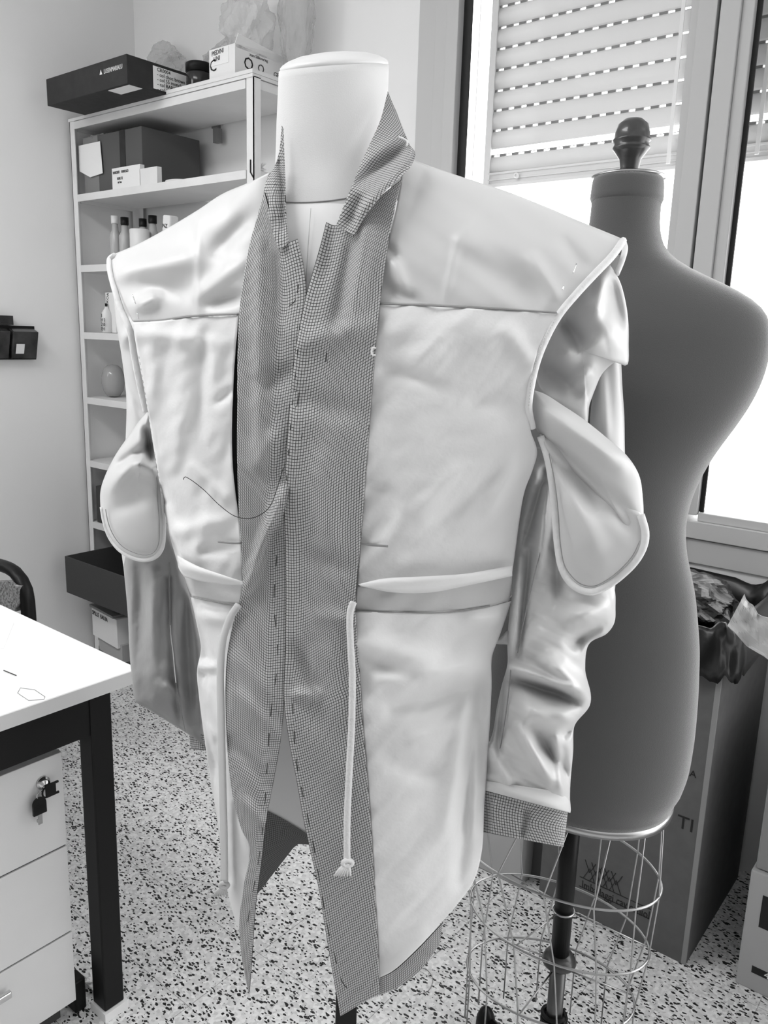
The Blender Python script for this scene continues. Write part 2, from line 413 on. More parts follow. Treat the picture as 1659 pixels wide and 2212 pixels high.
text('LUSENMARIALU', bb, 'inkwhite', (-2.605, YB - .0006, 2.222), (1, 0, 0), (0, 0, 1), .02, squeeze=.75)
MB().poly([(-2.63, YB - .001, 2.222), (-2.614, YB - .001, 2.222), (-2.622, YB - .001, 2.238)]).build('printed_mark', 'inkwhite', bb)
BX('label_sheet', 'paper', (-2.60, -2.48, YB + .01, YB + .06, 2.1715, 2.1727), bb, plabel='pale sticker under the box')
for c, r, s_ in (((-2.82, 2.105, 2.38), (.13, .04, .10), 1), ((-2.47, 2.11, 2.34), (.15, .035, .10), 2), ((-2.95, 2.095, 2.31), (.07, .03, .09), 12)):
    tag(crumple('polythene_bag', 'film2', c, r, seed=s_, amp=.45, zmin=2.187, sub=4),
        {1: 'tallest crumpled clear bag peeping over the black box on the shelf top', 2: 'low crumpled clear bag between black box and dark jar', 12: 'small crumpled clear bag at the left end behind the black box'}[s_], 'bag')
tag(crumple('polythene_bag', 'film', (-2.97, 1.90, 2.10), (.11, .04, .022), seed=3, amp=.6, sub=5), 'crumpled clear film bunched under the top left corner of the shelf', 'bag')
# dark jar
P = aty(436, 165, 1.95)
j = thing('jar', 'dark glass jar with a black lid beside the printed carton', 'jar', (P[0] + .01, 1.93, ZT))
MB().lathe([(.040, 0), (.043, .005), (.043, .055), (.040, .062)], (P[0] + .01, 1.93, ZT + .001)).build('jar_body', 'amber', j, smooth=True)
MB().lathe([(.045, .062), (.045, .086), (.042, .09), (.0, .09)], (P[0] + .01, 1.93, ZT + .001)).build('lid', 'black', j, smooth=True)
MB().lathe([(.046, 0), (.046, .004), (.041, .006)], (P[0] + .01, 1.93, ZT + .0005)).build('foot_ring', 'amber', j)
# printed carton
P0 = aty(455, 175, 1.86); P1 = aty(498, 160, 1.86)
cb = thing('carton_box', 'opened white printed carton holding plastic bags on the right end of the shelf top', 'box', (-2.15, 1.9, ZT))
cx0, cx1, cy0, cy1 = -2.27, -2.145, 1.87, 2.14
c = MB(); c.box(cx0, cx1, cy0, cy0 + .003, ZT + .001, ZT + .095).box(cx1 - .003, cx1, cy0 + .003, cy1, ZT + .001, ZT + .085).box(cx0, cx0 + .003, cy0 + .003, cy1, ZT + .001, ZT + .09)
c.box(cx0 + .003, cx1 - .003, cy1 - .003, cy1, ZT + .001, ZT + .08).box(cx0, cx1, cy0, cy1, ZT + .0005, ZT + .003)
c.build('box_body', 'whitebox', cb)
f2 = MB(); f2.poly([(cx1, cy0, ZT + .095), (cx1 + .004, cy0 + .01, ZT + .125), (cx1 + .01, cy1 - .08, ZT + .105), (cx1, cy1, ZT + .085)]); f2.build('flap', 'whitebox', cb, solid=.002)
BX('label_sheet', 'paper', (cx0 + .01, cx1 - .03, cy0 - .0012, cy0 - .0004, ZT + .045, ZT + .092), cb)
text('PIEDINI\n  UNI', cb, 'ink', (cx0 + .014, cy0 - .0018, ZT + .074), (1, 0, .06), (0, 0, 1), .020, squeeze=.9)
text('C', cb, 'ink', (cx0 + .002, cy0 - .0008, ZT + .03), (1, 0, 0), (0, 0, 1), .05)
text('O', cb, 'ink', (cx1 + .0006, cy0 + .035, ZT + .032), (0, 1, 0), (0, 0, 1), .052)
text('O', cb, 'inkgray', (cx1 + .0006, cy0 + .095, ZT + .036), (0, 1, 0), (0, 0, 1), .036)
text('zum Silikonring', cb, 'inkgray', (cx1 + .0006, cy0 + .06, ZT + .074), (0, 1, 0), (0, 0, 1), .013)
text('GEBR\n1000', cb, 'inkgray', (cx1 + .0006, cy0 + .165, ZT + .038), (0, 1, 0), (0, 0, 1), .022)
for k in range(9): BX('printed_bar', 'inkgray', (cx1 + .0002, cx1 + .0008, cy0 + .15 + k * .012, cy0 + .153 + k * .012, ZT + .012, ZT + .03), cb)
tag(crumple('polythene_bag', 'film', (-2.24, 2.01, ZT + .20), (.13, .09, .17), seed=8, amp=.33, sub=5), 'large translucent bag rising out of the white printed carton', 'bag')
tag(crumple('polythene_bag', 'film2', (-2.07, 2.06, ZT + .20), (.09, .05, .24), seed=9, amp=.35, sub=4, zmin=ZT), 'tall thin clear bag right of the printed carton on the shelf top', 'bag')
# wall hook under the top shelf
hk = thing('wall_bracket', 'small grey bracket fixed to the wall under the top shelf', 'bracket', (-2.25, 2.14, 2.0))
P = aty(468, 270, YW - .01); Q = aty(478, 293, YW - .01)
BX('bracket_plate', 'tape', (P[0] - .018, P[0] + .012, YW - .02, YW - .001, P[2] - .012, P[2] + .03), hk)
BX('bracket_arm', 'tape', (Q[0] - .012, Q[0] + .014, YW - .04, YW - .018, Q[2] - .03, Q[2] + .02), hk)
# ---- second shelf: carton, small box, tray
z = 1.898
cb = thing('carton_box', 'mid grey closed carton with taped seams and a paper sheet on the second shelf', 'box', (-2.85, 2.0, z))
BX('box_body', 'cartonD', (-3.03, -2.655, 1.875, 2.135, z, z + .205), cb, bevel=.002)
BX('end_panel', 'tape', (-3.03, -2.93, 1.8735, 1.8748, z, z + .205), cb, plabel='lighter grey end panel')
BX('parcel_tape', 'blackbox', (-2.79, -2.755, 1.8735, 1.8748, z, z + .205), cb, plabel='dark tape strip')
P = [aty(*q, 1.868) for q in ((170, 315), (216, 305), (222, 374), (195, 383), (172, 370))]
MB().poly(P).build('paper_sheet', 'paper', cb, solid=.001, plabel='torn sheet of white paper')
sb = thing('small_box', 'small white box with pen writing in front of the taped carton', 'box', (-2.7, 1.86, z))
P = aty(242, 375, 1.853); Q = aty(302, 358, 1.853)
BX('box_body', 'whitebox', (P[0], Q[0], 1.853, 1.872, z, z + .072), sb)
BX('box_lid', 'shelf', (Q[0] - .002, Q[0] + .10, 1.853, 1.8725, z, z + .055), sb, plabel='side of the small white box')
text('R00028/D', sb, 'ink', (P[0] + .006, 1.8524, z + .052), (1, 0, 0), (0, 0, 1), .0135, squeeze=.8)
text('R00026/D', sb, 'ink', (P[0] + .060, 1.8524, z + .052), (1, 0, 0), (0, 0, 1), .0135, squeeze=.8)
text('R00U12\n ud uu', sb, 'ink', (P[0] + .032, 1.8524, z + .030), (1, 0, 0), (0, 0, 1), .0135, squeeze=.8)
P = aty(368, 382, 1.86)
tag(MB().lathe([(.052, 0), (.056, .006), (.056, .01), (.0, .011)], (P[0] - .02, 1.91, z + .0005), ex=1.0, ey=.7).build('plate', 'whitebox', None, smooth=True), 'shallow white dish lying right of the small white box', 'dish')
tag(crumple('paper_scraps', 'paper', (-2.075, 1.90, z + .013), (.05, .03, .02), seed=21, amp=.6, zmin=z), 'crumpled white paper on the second shelf behind the right front post', 'paper')
# ---- third shelf bottles
z = 1.634
def bottle(px, y, h, r, cap, lab, ph=.025, bm='bottle', grp=None):
    P = aty(px, 560, y); o = thing('bottle', lab, 'bottle', (P[0], y, z), grp); x = P[0]
    MB().lathe([(r * .9, 0), (r, .005), (r, h * .7), (r * .6, h * .82), (r * .5, h)], (x, y, z + .0005), 24).build('bottle_body', bm, o, smooth=True)
    MB().lathe([(r * .62, h - .004), (r * .66, h), (r * .66, h + ph), (.0, h + ph)], (x, y, z + .0005), 24).build('cap', cap, o, smooth=True)
bottle(251, 1.90, .155, .021, 'd1cap', 'clear bottle with a white cap, leftmost of the shelf bottles')
bottle(272, 1.91, .148, .023, 'black', 'clear bottle with a black cap, next to the white-capped bottle')
bottle(311, 1.93, .140, .022, 'black', 'clear bottle with a black cap behind the white jar')
bottle(332, 1.95, .152, .024, 'black', 'tallest black-capped bottle, right of the white jar')
P = aty(295, 540, 1.875)
tag(MB().lathe([(.034, 0), (.036, .003), (.036, .118), (.033, .121), (0, .121)], (P[0], 1.89, z + .0005)).build('jar', 'd1cap', None, smooth=True), 'plain white cylindrical tub standing before the black-capped bottles', 'jar')
P = aty(354, 500, 1.92)
lb = thing('bottle', 'white labelled bottle tilted at the right end of the bottle row', 'bottle', (P[0], 1.93, z))
fr_ = Matrix.Translation((P[0] + .01, 1.93, z + .003)) @ Matrix.Rotation(.12, 4, 'Y')
MB().box(-.022, .022, -.02, .02, .002, .165, fr_).build('bottle_body', 'whitebox', lb, bevel=.006)
text('NZ', lb, 'ink', tuple(fr_ @ Vector((-.018, -.0208, .12))), (1, 0, -.12), (.12, 0, 1), .02)
# ---- fourth shelf: two labelled packs
z = 1.375
pk = thing('bottle', 'white bottle with a dark nozzle and printed lettering on the fourth shelf', 'bottle', (-2.97, 1.87, z))
P = aty(231, 700, 1.87)
MB().lathe([(.017, 0), (.019, .003), (.019, .075), (.008, .092), (.006, .10)], (P[0], 1.87, z + .0005), 20).build('bottle_body', 'd1cap', pk, smooth=True)
MB().lathe([(.004, .10), (.005, .112), (0, .113)], (P[0], 1.87, z + .0005), 12).build('nozzle', 'black', pk)
text('3\nH S\n210\nEH', pk, 'inkgray', (P[0] - .010, 1.8505, z + .060), (1, 0, 0), (0, 0, 1), .019)
pk = thing('packet', 'tall white packet with printed lettering half hidden by the jacket armhole', 'packet', (-2.9, 1.88, z))
P = aty(236, 700, 1.9)
BX('packet_body', 'whitebox', (P[0] + .010, P[0] + .075, 1.88, 1.91, z, z + .155), pk, bevel=.003)
text('DEKOR', pk, 'ink', (P[0] + .024, 1.8795, z + .09), (.2, 0, 1), (-1, 0, .2), .019)
# ---- vase
z = 1.115; P = aty(244, 855, 1.95)
tag(MB().lathe([(.012, 0), (.026, .003), (.040, .025), (.047, .055), (.046, .085), (.036, .115), (.022, .128), (.0, .132)], (P[0] + .005, 1.95, z + .0005)).build('glass_vase', 'vase', None, smooth=True), 'egg-shaped grey glass vase on the shelf below the packets', 'vase')
# ---- black box low on shelf
z = .591
tag(BX('storage_box', 'graybox', (-3.03, -2.70, 1.86, 2.12, z, z + .155), None, bevel=.002), 'plain charcoal box on the shelf behind the grey sleeve', 'box')
# ---- open black drawer tray
dr = thing('drawer_tray', 'open black drawer pulled out of the shelving near the floor', 'drawer', (-2.7, 1.9, .331))
zz0, zz1 = .3315, .485
d = MB(); d.box(-2.985, -2.4, 1.68, 1.685, zz0, zz1).box(-2.985, -2.98, 1.685, 2.10, zz0, zz1).box(-2.405, -2.4, 1.685, 2.10, zz0, zz1).box(-2.98, -2.405, 2.095, 2.10, zz0, zz1)
d.build('drawer_side', 'graybox', dr); BX('drawer_bottom', 'black', (-2.98, -2.405, 1.685, 2.095, zz0, zz0 + .004), dr)
# ---- pin box
z = .061
pb = thing('pin_box', 'white card box with SPILLE BAUIA written by hand on the lowest shelf', 'box', (-2.8, 1.8, z))
fr_ = Matrix.Translation((-2.93, 1.79, 0)) @ Matrix.Rotation(-.10, 4, 'Z')
MB().box(-.015, .185, 0, .16, z + .0005, z + .075, fr_).build('box_base', 'cartonL', pb)
MB().box(-.045, .17, -.012, .17, z + .06, z + .185, fr_).build('box_body', 'whitebox', pb, bevel=.002)
MB().box(-.05, .15, -.018, .175, z + .186, z + .196, fr_).build('box_lid', 'cartonM', pb)
text('SPILLE  BAUIA', pb, 'ink', tuple(fr_ @ Vector((-.04, -.0128, z + .155))), tuple(fr_.to_3x3() @ Vector((1, 0, 0))), (0, 0, 1), .026, squeeze=.85)
sc_ = thing('tin', 'dark round tin lying beside the white pin box', 'tin', (-2.68, 1.85, z))
fr_ = Matrix.Translation((-2.66, 1.80, z + .055)) @ Matrix.Rotation(PI / 2, 4, 'X')
MB().lathe([(.05, -.12), (.052, -.11), (.052, 0), (.046, .006), (0, .006)], seg=28, fr=fr_).build('tin_body', 'black', sc_, smooth=True)
MB().lathe([(.03, .006), (.026, .012), (.018, .012)], seg=24, fr=fr_).build('tin_rim', 'darksteel', sc_, smooth=True)
tag(crumple('dark_cloth', 'black', (-2.80, 1.96, z + .215), (.12, .08, .018), seed=31, amp=.5), 'bundle of dark cloth lying on the pin box under the drawer', 'cloth')
tag(BX('storage_box', 'blackbox', (-2.60, -2.2, 1.88, 2.12, z, z + .2), None), 'black box on the lowest shelf beside the round tin', 'box')

# ================================================================== WALL ORGANIZER
og = thing('bin_organizer', 'dark tilt-bin organizer with a paper tag fixed to the left wall', 'organizer', (XL + .03, 1.5, 1.3))
BX('bin_frame', 'black', (XL, XL + .02, 1.18, 1.66, 1.265, 1.392), og)
for k, y0 in enumerate((1.55, 1.44, 1.33, 1.22)):
    q = MB(); a, b_ = y0 + .004, y0 + .104
    q.v = [(XL + .02, a, 1.272), (XL + .02, b_, 1.272), (XL + .035, b_, 1.268), (XL + .035, a, 1.268), (XL + .02, a, 1.385), (XL + .02, b_, 1.385), (XL + .062, b_, 1.37), (XL + .062, a, 1.37)]
    q.f = [[0, 1, 2, 3], [4, 7, 6, 5], [3, 2, 6, 7], [0, 3, 7, 4], [1, 5, 6, 2], [0, 4, 5, 1]]
    q.build('bin', 'bin', og, bevel=.003)
BX('bin_row', 'bin', (XL, XL + .03, 1.18, 1.573, 1.394, 1.428), og)
P = atx(43, 757, XL + .045)
MB().poly([(XL + .047, P[1] - .018, P[2] - .012), (XL + .047, P[1] + .014, P[2] - .012), (XL + .058, P[1] + .014, P[2] + .024), (XL + .058, P[1] - .018, P[2] + .024)]).build('paper_tag', 'paper', og, solid=.001)

# ================================================================== DESK
dk = thing('desk', 'white-topped work table with black square metal legs', 'desk', (-1.6, .8, 0))
C0 = atz(280, 1450, .75)
DX1, DY0, DY1 = C0[0], -.6, C0[1] + .02
fr_ = Matrix.Identity(4)
BX('tabletop', 'deskwhite', (-3.0, DX1, DY0, DY1, .722, .75), dk, bevel=.0015)
BX('edge_band', 'deskedge', (-3.0, DX1 + .0012, DY0, DY1 + .0012, .7215, .7485), dk, plabel='grey edge of the tabletop')
LX = atz(215, 2190, 0)
lx1 = DX1 - .012; ly1 = DY1 - .055; t = .045
lg1 = MB().box(lx1 - t, lx1, ly1 - t, ly1, .02, .7215).build('leg', 'black', dk, bevel=.003)
MB().box(lx1 - t, lx1, DY0 + .02, DY0 + .02 + t, .02, .7215).build('leg', 'black', dk, bevel=.003)
MB().box(-2.9, -2.9 + t, ly1 - t, ly1, .02, .7215).build('leg', 'black', dk, bevel=.003)
BX('apron', 'black', (lx1 - t + .005, lx1 - .004, DY0 + .06, ly1 - t, .64, .7215), dk)
BX('apron', 'black', (-2.86, lx1 - t, ly1 - t + .005, ly1 - .004, .64, .7215), dk)
BX('foot', 'deskwhite', (lx1 - t - .004, lx1 + .006, ly1 - t - .004, ly1 + .006, .0, .02), lg1, plabel='white plastic foot')
BX('foot', 'deskwhite', (lx1 - t - .004, lx1 + .004, DY0 + .016, DY0 + .069, 0, .02), dk)
BX('foot', 'deskwhite', (-2.904, -2.85, ly1 - t - .004, ly1 + .004, 0, .02), dk)
o = MB(); P = [atz(*q, .7504) for q in ((38, 1497), (44, 1486), (75, 1490), (97, 1505), (95, 1511), (62, 1513), (38, 1497))]
o.tube(P, .0006, 4); o.build('pencil_mark', 'seam', dk)
# pedestal
pd = thing('drawer_pedestal', 'pale three-drawer pedestal with a lock and hanging key under the table', 'drawer unit', (-1.6, .45, 0))
px1 = DX1 - .06; T = atx(133, 1622, px1); B_ = atx(180, 2180, px1); yb = T[1]
zt_ = min(.635, T[2])
BX('carcass', 'drawer', (-1.9, px1 - .02, -.05, yb, .05, zt_), pd)
h1 = atx(150, 1822, px1)[2]; h2 = atx(165, 2005, px1)[2]
zb = [zt_, h1, h2, .045]
for k in range(3):
    dw = BX('drawer', 'drawer', (px1 - .018, px1, -.05, yb, zb[k + 1] + .002, zb[k] - .002), pd, bevel=.001)
    if k == 0: dw0 = dw
    BX('drawer_gap', 'blackbox', (px1 - .022, px1 - .004, -.05, yb - .002, zb[k + 1] - .0018, zb[k + 1] + .0018), pd)
P = atx(5, 2140, px1)
BX('handle', 'chrome', (px1 + .012, px1 + .022, P[1] - .1, P[1] + .008, P[2] - .008, P[2] + .006), dw, bevel=.002)
BX('plinth', 'graybox', (-1.88, px1 - .03, -.04, yb - .02, .0, .05), pd)
P = atx(92, 1690, px1)
fr_ = Matrix.Translation((px1, P[1], P[2])) @ Matrix.Rotation(PI / 2, 4, 'Y')
lk = MB().lathe([(.013, 0), (.013, .004), (.009, .006), (.009, .012), (0, .012)], seg=24, fr=fr_).build('lock', 'chrome', dw0, smooth=True)
k1 = MB(); a = Vector((px1 + .018, P[1], P[2] - .004))
k1.box(a.x - .003, a.x + .001, a.y - .004, a.y + .016, a.z - .020, a.z + .006).box(a.x - .012, a.x - .003, a.y - .0015, a.y + .0015, a.z - .004, a.z + .004)
k1.box(a.x - .003, a.x + .001, a.y + .016, a.y + .022, a.z - .020, a.z - .016).box(a.x - .003, a.x + .001, a.y + .016, a.y + .022, a.z + .002, a.z + .006)
k1.tube([(a.x, a.y - .004 - .007 * math.sin(q) , a.z - .008 + .010 * math.cos(q)) for q in np.linspace(0, PI, 9)], .002, 6)
k1.build('key', 'black', dw0, bevel=.0008)
P2 = atx(86, 1745, px1 + .016)
k2 = MB(); k2.box(px1 + .012, px1 + .018, P2[1] - .013, P2[1] + .013, P2[2] - .013, P2[2] + .008)
fr_ = Matrix.Translation((px1 + .012, P2[1], P2[2] + .008)) @ Matrix.Rotation(PI / 2, 4, 'Y')
k2.lathe([(.013, 0), (.013, .006)], seg=24, fr=fr_); k2.build('hanging_key', 'black', dw0, bevel=.001, plabel='black plastic head of the spare key')
k3 = MB(); k3.box(px1 + .014, px1 + .016, P2[1] - .004, P2[1] + .004, P2[2] - .034, P2[2] - .013).box(px1 + .014, px1 + .016, P2[1] - .0065, P2[1] - .004, P2[2] - .028, P2[2] - .022)
k3.build('key_blade', 'wire', dw0)
k4 = MB(); k4.tube([(px1 + .016, P2[1] + .002 + .006 * math.cos(q), P2[2] + .024 + .009 * math.sin(q)) for q in np.linspace(0, 2 * PI, 16)[:-1]], .0009, 5, closed=True)
k4.build('key_ring', 'chrome', dw0)
# cable foot by the pedestal
tag(crumple('cloth_rag', 'paper', (lx1 - .10, ly1 - .005, .012), (.05, .03, .012), seed=41, amp=.6, zmin=.001), 'pale scrap of cloth on the floor by the table foot', 'cloth')
tag(BX('castor_block', 'black', (px1 - .05, px1 - .012, yb + .004, yb + .03, 0, .075), None, bevel=.004), 'small black block on the floor between pedestal and table leg', 'block')
P = [atz(*q, .7507) for q in ((-60, 1332), (30, 1345), (8, 1400), (-70, 1400))]
tag(MB().poly(P).build('paper_sheet', 'paper', None, solid=.0006, offset=1), 'loose white paper sheet at the left edge of the white table', 'paper')
P = atz(12, 1462, .7503); tag(MB().tube([atz(8, 1448, .7515), atz(35, 1459, .7515)], .0009, 6).build('pencil_lead', 'thread', None), 'thin dark pin lying on the white tabletop', 'pin')

# ================================================================== CHAIR behind the desk
ch = thing('chair', 'chair with a black tubular back and a chipboard panel behind the white table', 'chair', (-2.15, 1.12, 0))
yc = 1.12
pts = [aty(*q, yc) for q in ((-170, 1320), (-120, 1238), (-40, 1218), (5, 1222), (35, 1238), (55, 1272), (62, 1330), (66, 1400))]
pts = [tuple(p) for p in spline(pts, 30)]
bot = (pts[-1][0], yc, .0); bot2 = (pts[0][0], yc, 0)
MB().tube([bot2] + pts + [bot], .0235, 14, flat=.8).build('back_frame', 'black', ch, smooth=True)
P = [aty(*q, yc - .03) for q in ((-120, 1262), (20, 1256), (36, 1268), (38, 1305), (30, 1322), (-120, 1350))]
q = MB(); n = len(P)
q.poly(P); q.poly([(p[0], p[1] + .025, p[2]) for p in P][::-1])
for i in range(n): a, b_ = P[i], P[(i + 1) % n]; q.poly([a, b_, (b_[0], b_[1] + .025, b_[2]), (a[0], a[1] + .025, a[2])])
q.build('backrest', 'chip', ch, bevel=.002)
BX('seat', 'chip', (pts[0][0], pts[-1][0], yc - .4, yc - .02, .43, .45), ch)
for x in (pts[0][0] + .01, pts[-1][0] - .01): MB().tube([(x, yc - .38, 0), (x, yc - .38, .43)], .012, 10).build('leg', 'black', ch, smooth=True)
# ================================================================== DRESSMAKER DUMMY (grey)
D2 = np.array([-.521, 1.203])
vd = D2 / np.linalg.norm(D2); ud = np.array([vd[1], -vd[0]])     # away from and across the view
d2a = math.radians(6); UD = np.array([math.cos(d2a), math.sin(d2a)]); VD = np.array([-math.sin(d2a), math.cos(d2a)])     # the dummy's own width and depth
d2 = thing('dress_form', 'grey jersey dressmaker dummy with a dark wooden finial by the window', 'dress form', (D2[0], D2[1], 0))
def onview(px, py, Dp, vdir):
    d = ray(px, py); n3 = np.array([vdir[0], vdir[1], 0]); t = (n3 @ np.array([Dp[0], Dp[1], 0])) / (n3 @ d)
    return O_ + d * t
def silh(pts):
    z, a = [], []
    for x, y in pts:
        p = onview(x, y, D2, vd); z.append(p[2]); a.append((p[:2] - D2) @ ud)
    return np.array(z), np.array(a)
zR, aR = silh([(1433, 402), (1430, 435), (1424, 480), (1427, 520), (1448, 562), (1500, 592), (1560, 615), (1612, 638), (1642, 665), (1656, 705), (1655, 760), (1632, 840), (1590, 910), (1545, 970), (1508, 1035), (1484, 1100), (1478, 1160), (1486, 1210), (1500, 1270), (1508, 1400), (1503, 1520), (1494, 1620), (1478, 1720), (1452, 1785), (1430, 1800)])
zbt = onview(1330, 1800, D2 - vd * .12, vd)[2]; zmn = zR.min(); zR = np.where(zR < 1.0, 1.0 - (1.0 - zR) * (1.0 - zbt) / (1.0 - zmn), zR)
bz = [1.64, 1.56, 1.50, 1.42, 1.33, 1.22, 1.10, 1.0, .85, .70, .56]
bb_ = [.056, .058, .066, .100, .125, .120, .095, .105, .125, .130, .128]
def loft(zs, aw, bd, cen, name, m, parent, exf=2.3, seg=64, capb=True, asym=None):
    s = MB()
    for z, a, b__ in zip(zs, aw, bd):
        for k in range(seg):
            t = 2 * PI * k / seg; ct, st = math.cos(t), math.sin(t)
            u_ = abs(ct) ** (2 / exf) * math.copysign(1, ct) * a; v_ = abs(st) ** (2 / exf) * math.copysign(1, st) * b__
            p = cen + UD * u_ + VD * v_; s.v.append((p[0], p[1], z))
    for i in range(len(zs) - 1):
        for k in range(seg): a = i * seg + k; b__ = i * seg + (k + 1) % seg; s.f.append([a, b__, b__ + seg, a + seg])
    if capb: s.f.append(list(range(seg))); s.f.append([(len(zs) - 1) * seg + k for k in range(seg)])
    return s.build(name, m, parent, smooth=True)
zz = np.linspace(1.628, zR.min() + .004, 90)
aw = np.interp(zz, zR[::-1], aR[::-1]); bd = np.interp(zz, bz[::-1], bb_[::-1])
# perspective: the visible edge of an ellipse is a little wider than its half width
k5 = np.ones(5) / 5; aw = np.convolve(np.r_[[aw[0]] * 2, aw, [aw[-1]] * 2], k5, 'valid')
cx_ = ud @ UD; sx_ = ud @ VD; aw = np.sqrt(np.maximum((aw * .99) ** 2 - (bd * sx_) ** 2, .04 ** 2)) / cx_
loft(zz, aw, bd, D2, 'torso', 'd2', d2, 2.15)
zc0 = 1.585
loft(np.linspace(1.634, 1.600, 8), aw[0] + np.array([-.001, .001, .0015, .002, .002, .0025, .0025, .0005]), .056 + np.array([-.001, .001, .0015, .002, .002, .0025, .0025, .0005]), D2, 'neck_sleeve', 'd2', d2, 2.1).__setitem__('label', 'folded jersey band round the neck')
MB().lathe([(.053, 0), (.053, .002), (.045, .005), (.018, .008), (.0, .009)], (D2[0], D2[1], 1.6345)).build('neck_cap', 'wire', d2, smooth=True)
MB().lathe([(r__ * .74, h__ * .72) for r__, h__ in [(.019, 0), (.018, .012), (.021, .028), (.031, .042), (.036, .048), (.035, .051), (.0325, .056), (.036, .062), (.0365, .065), (.034, .067), (.033, .078), (.028, .094), (.017, .103), (0, .105)]], (D2[0], D2[1], 1.640)).build('finial', 'wood', d2, smooth=True)
zb_ = zR.min()
loft([zb_ + .006, zb_ - .006], [aw[-1] * 1.02] * 2, [.13, .13], D2, 'base_plate', 'wire', d2, 2.2)
MB().lathe([(.0165, .30), (.0165, zb_ - .004)], (D2[0], D2[1], 0), 24).build('pole', 'black', d2, smooth=True)
MB().lathe([(.0145, .03), (.0145, .31)], (D2[0], D2[1], 0), 24).build('inner_pole', 'darksteel', d2, smooth=True)
MB().lathe([(.017, .322), (.026, .316), (.031, .306), (.030, .302), (.016, .300)], (D2[0], D2[1], 0), 32).build('collar', 'wood', d2, smooth=True)
sp_ = MB(); sp_.tube([(D2[0] + .021 * math.cos(q), D2[1] + .021 * math.sin(q), .10 + .012 * q / (2 * PI)) for q in np.linspace(0, 2 * PI * 8, 140)], .0045, 8); sp_.build('spring', 'black', d2, smooth=True)
P = atz(1050, 2188, .04)
ft = MB()
for a in range(3):
    base = np.array([P[0], P[1]]) - D2; an = math.atan2(base[1], base[0]) + a * 2 * PI / 3; rr = np.linalg.norm(base)
    e = D2 + rr * np.array([math.cos(an), math.sin(an)])
    MB().tube([(D2[0], D2[1], .06), tuple((D2 * .5 + e * .5)) + (.045,), (e[0], e[1], .02)], [.014, .012, .012], 10).build('foot_leg', 'black', d2, smooth=True)
    MB().lathe([(.018, 0), (.02, .01), (.019, .03), (.013, .046), (.005, .053), (0, .054)], (e[0], e[1], .0), 20).build('castor', 'black', d2, smooth=True)
# wire cage: three rings, uprights, cross braces
RG = [(D2[0] - .033, D2[1] + .006, .192, .122, .02, .51), (D2[0] - .013, D2[1] + .002, .164, .105, .10, .38), (D2[0] - .013, D2[1] - .009, .151, .099, .29, .26)]
def ringpt(k, t):
    cx_, cy_, a_, b_, th_, z = RG[k]; X_, Y_ = a_ * math.cos(t), b_ * math.sin(t); return (cx_ + X_ * math.cos(th_) - Y_ * math.sin(th_), cy_ + X_ * math.sin(th_) + Y_ * math.cos(th_), z)
for k in range(3):
    MB().tube([ringpt(k, q) for q in np.linspace(0, 2 * PI, 65)[:-1]], .0022, 8, closed=True).build('cage_ring', 'wire', d2, smooth=True)
ar = float(aw[-1])
for q in np.linspace(0, 2 * PI, 15)[:-1]:
    topp = D2 + UD * ar * .95 * math.cos(q) + VD * .12 * math.sin(q); an = q
    pt = [(topp[0], topp[1], zb_ - .004)] + [ringpt(k, an) for k in range(3)]
    l = pt[-1]; pt.append((l[0], l[1], .12))
    MB().tube(pt, .0015, 6).build('cage_wire', 'wire', d2, smooth=True)
for k in (1, 2):
    c_ = RG[k]
    for t0 in (.3, 2.4, 4.5):
        a = ringpt(k, t0); MB().tube([a, (D2[0] + .018 * math.cos(t0), D2[1] + .018 * math.sin(t0), c_[5] + .03)], .0015, 6).build('cage_brace', 'wire', d2, smooth=True)
MB().tube([(D2[0] + .019 * math.cos(q), D2[1] + .019 * math.sin(q), RG[1][5] + .03) for q in np.linspace(0, 2 * PI, 20)[:-1]], .002, 6, closed=True).build('cage_clip', 'wire', d2, smooth=True)

# ================================================================== CARTONS on the right
cr = thing('carton_box', 'tall dark grey carton with printed lettering under the window holding a black bag', 'box', (-.62, 1.9, 0))
bx0, bx1, by0, by1, bz1 = -.815, -.437, 1.717, 2.13, .765
q = MB(); q.box(bx0, bx1, by0, by0 + .005, 0, bz1).box(bx0, bx0 + .005, by0 + .005, by1, 0, bz1).box(bx1 - .005, bx1, by0 + .005, by1, 0, bz1).box(bx0 + .005, bx1 - .005, by1 - .005, by1, 0, bz1).box(bx0 + .005, bx1 - .005, by0 + .005, by1 - .005, .001, .006)
q.build('box_body', 'carton', cr)
MB().box(bx1 - .010, bx1 + .0008, by0 - .0008, by0 + .004, 0, bz1).build('box_corner', 'cartonM', cr, plabel='pale corner edge')  # paler strip down the front right corner
def on_front(px, py): return aty(px, py, by0 - .0006)
P = on_front(1258, 1890)
text('Imballaggi cavicchioli', cr, 'ink', tuple(P - np.array([.0, 0, .035])), (1, 0, 0), (0, 0, 1), .030, squeeze=.72)
P = on_front(1478, 1672); text('PA', cr, 'ink', tuple(P), (1, 0, 0), (0, 0, 1), .022)
text('EUROPA', cr, 'ink', tuple(P - np.array([.053, -.00, 0])), (1, 0, 0), (0, 0, 1), .0) if False else None
P = on_front(1461, 1785); text('TI', cr, 'ink', tuple(P), (1, 0, 0), (0, 0, 1), .045)
lg = MB(); c0 = on_front(1262, 1880)
for k in range(5):
    x = c0[0] + k * .017; lg.tube([(x, by0 - .001, c0[2] - .02), (x + .014, by0 - .001, c0[2] + .012), (x + .028, by0 - .001, c0[2] - .02)], .0009, 4)
    lg.tube([(x, by0 - .001, c0[2] + .03), (x + .014, by0 - .001, c0[2] + .0), (x + .028, by0 - .001, c0[2] + .03)], .0009, 4)
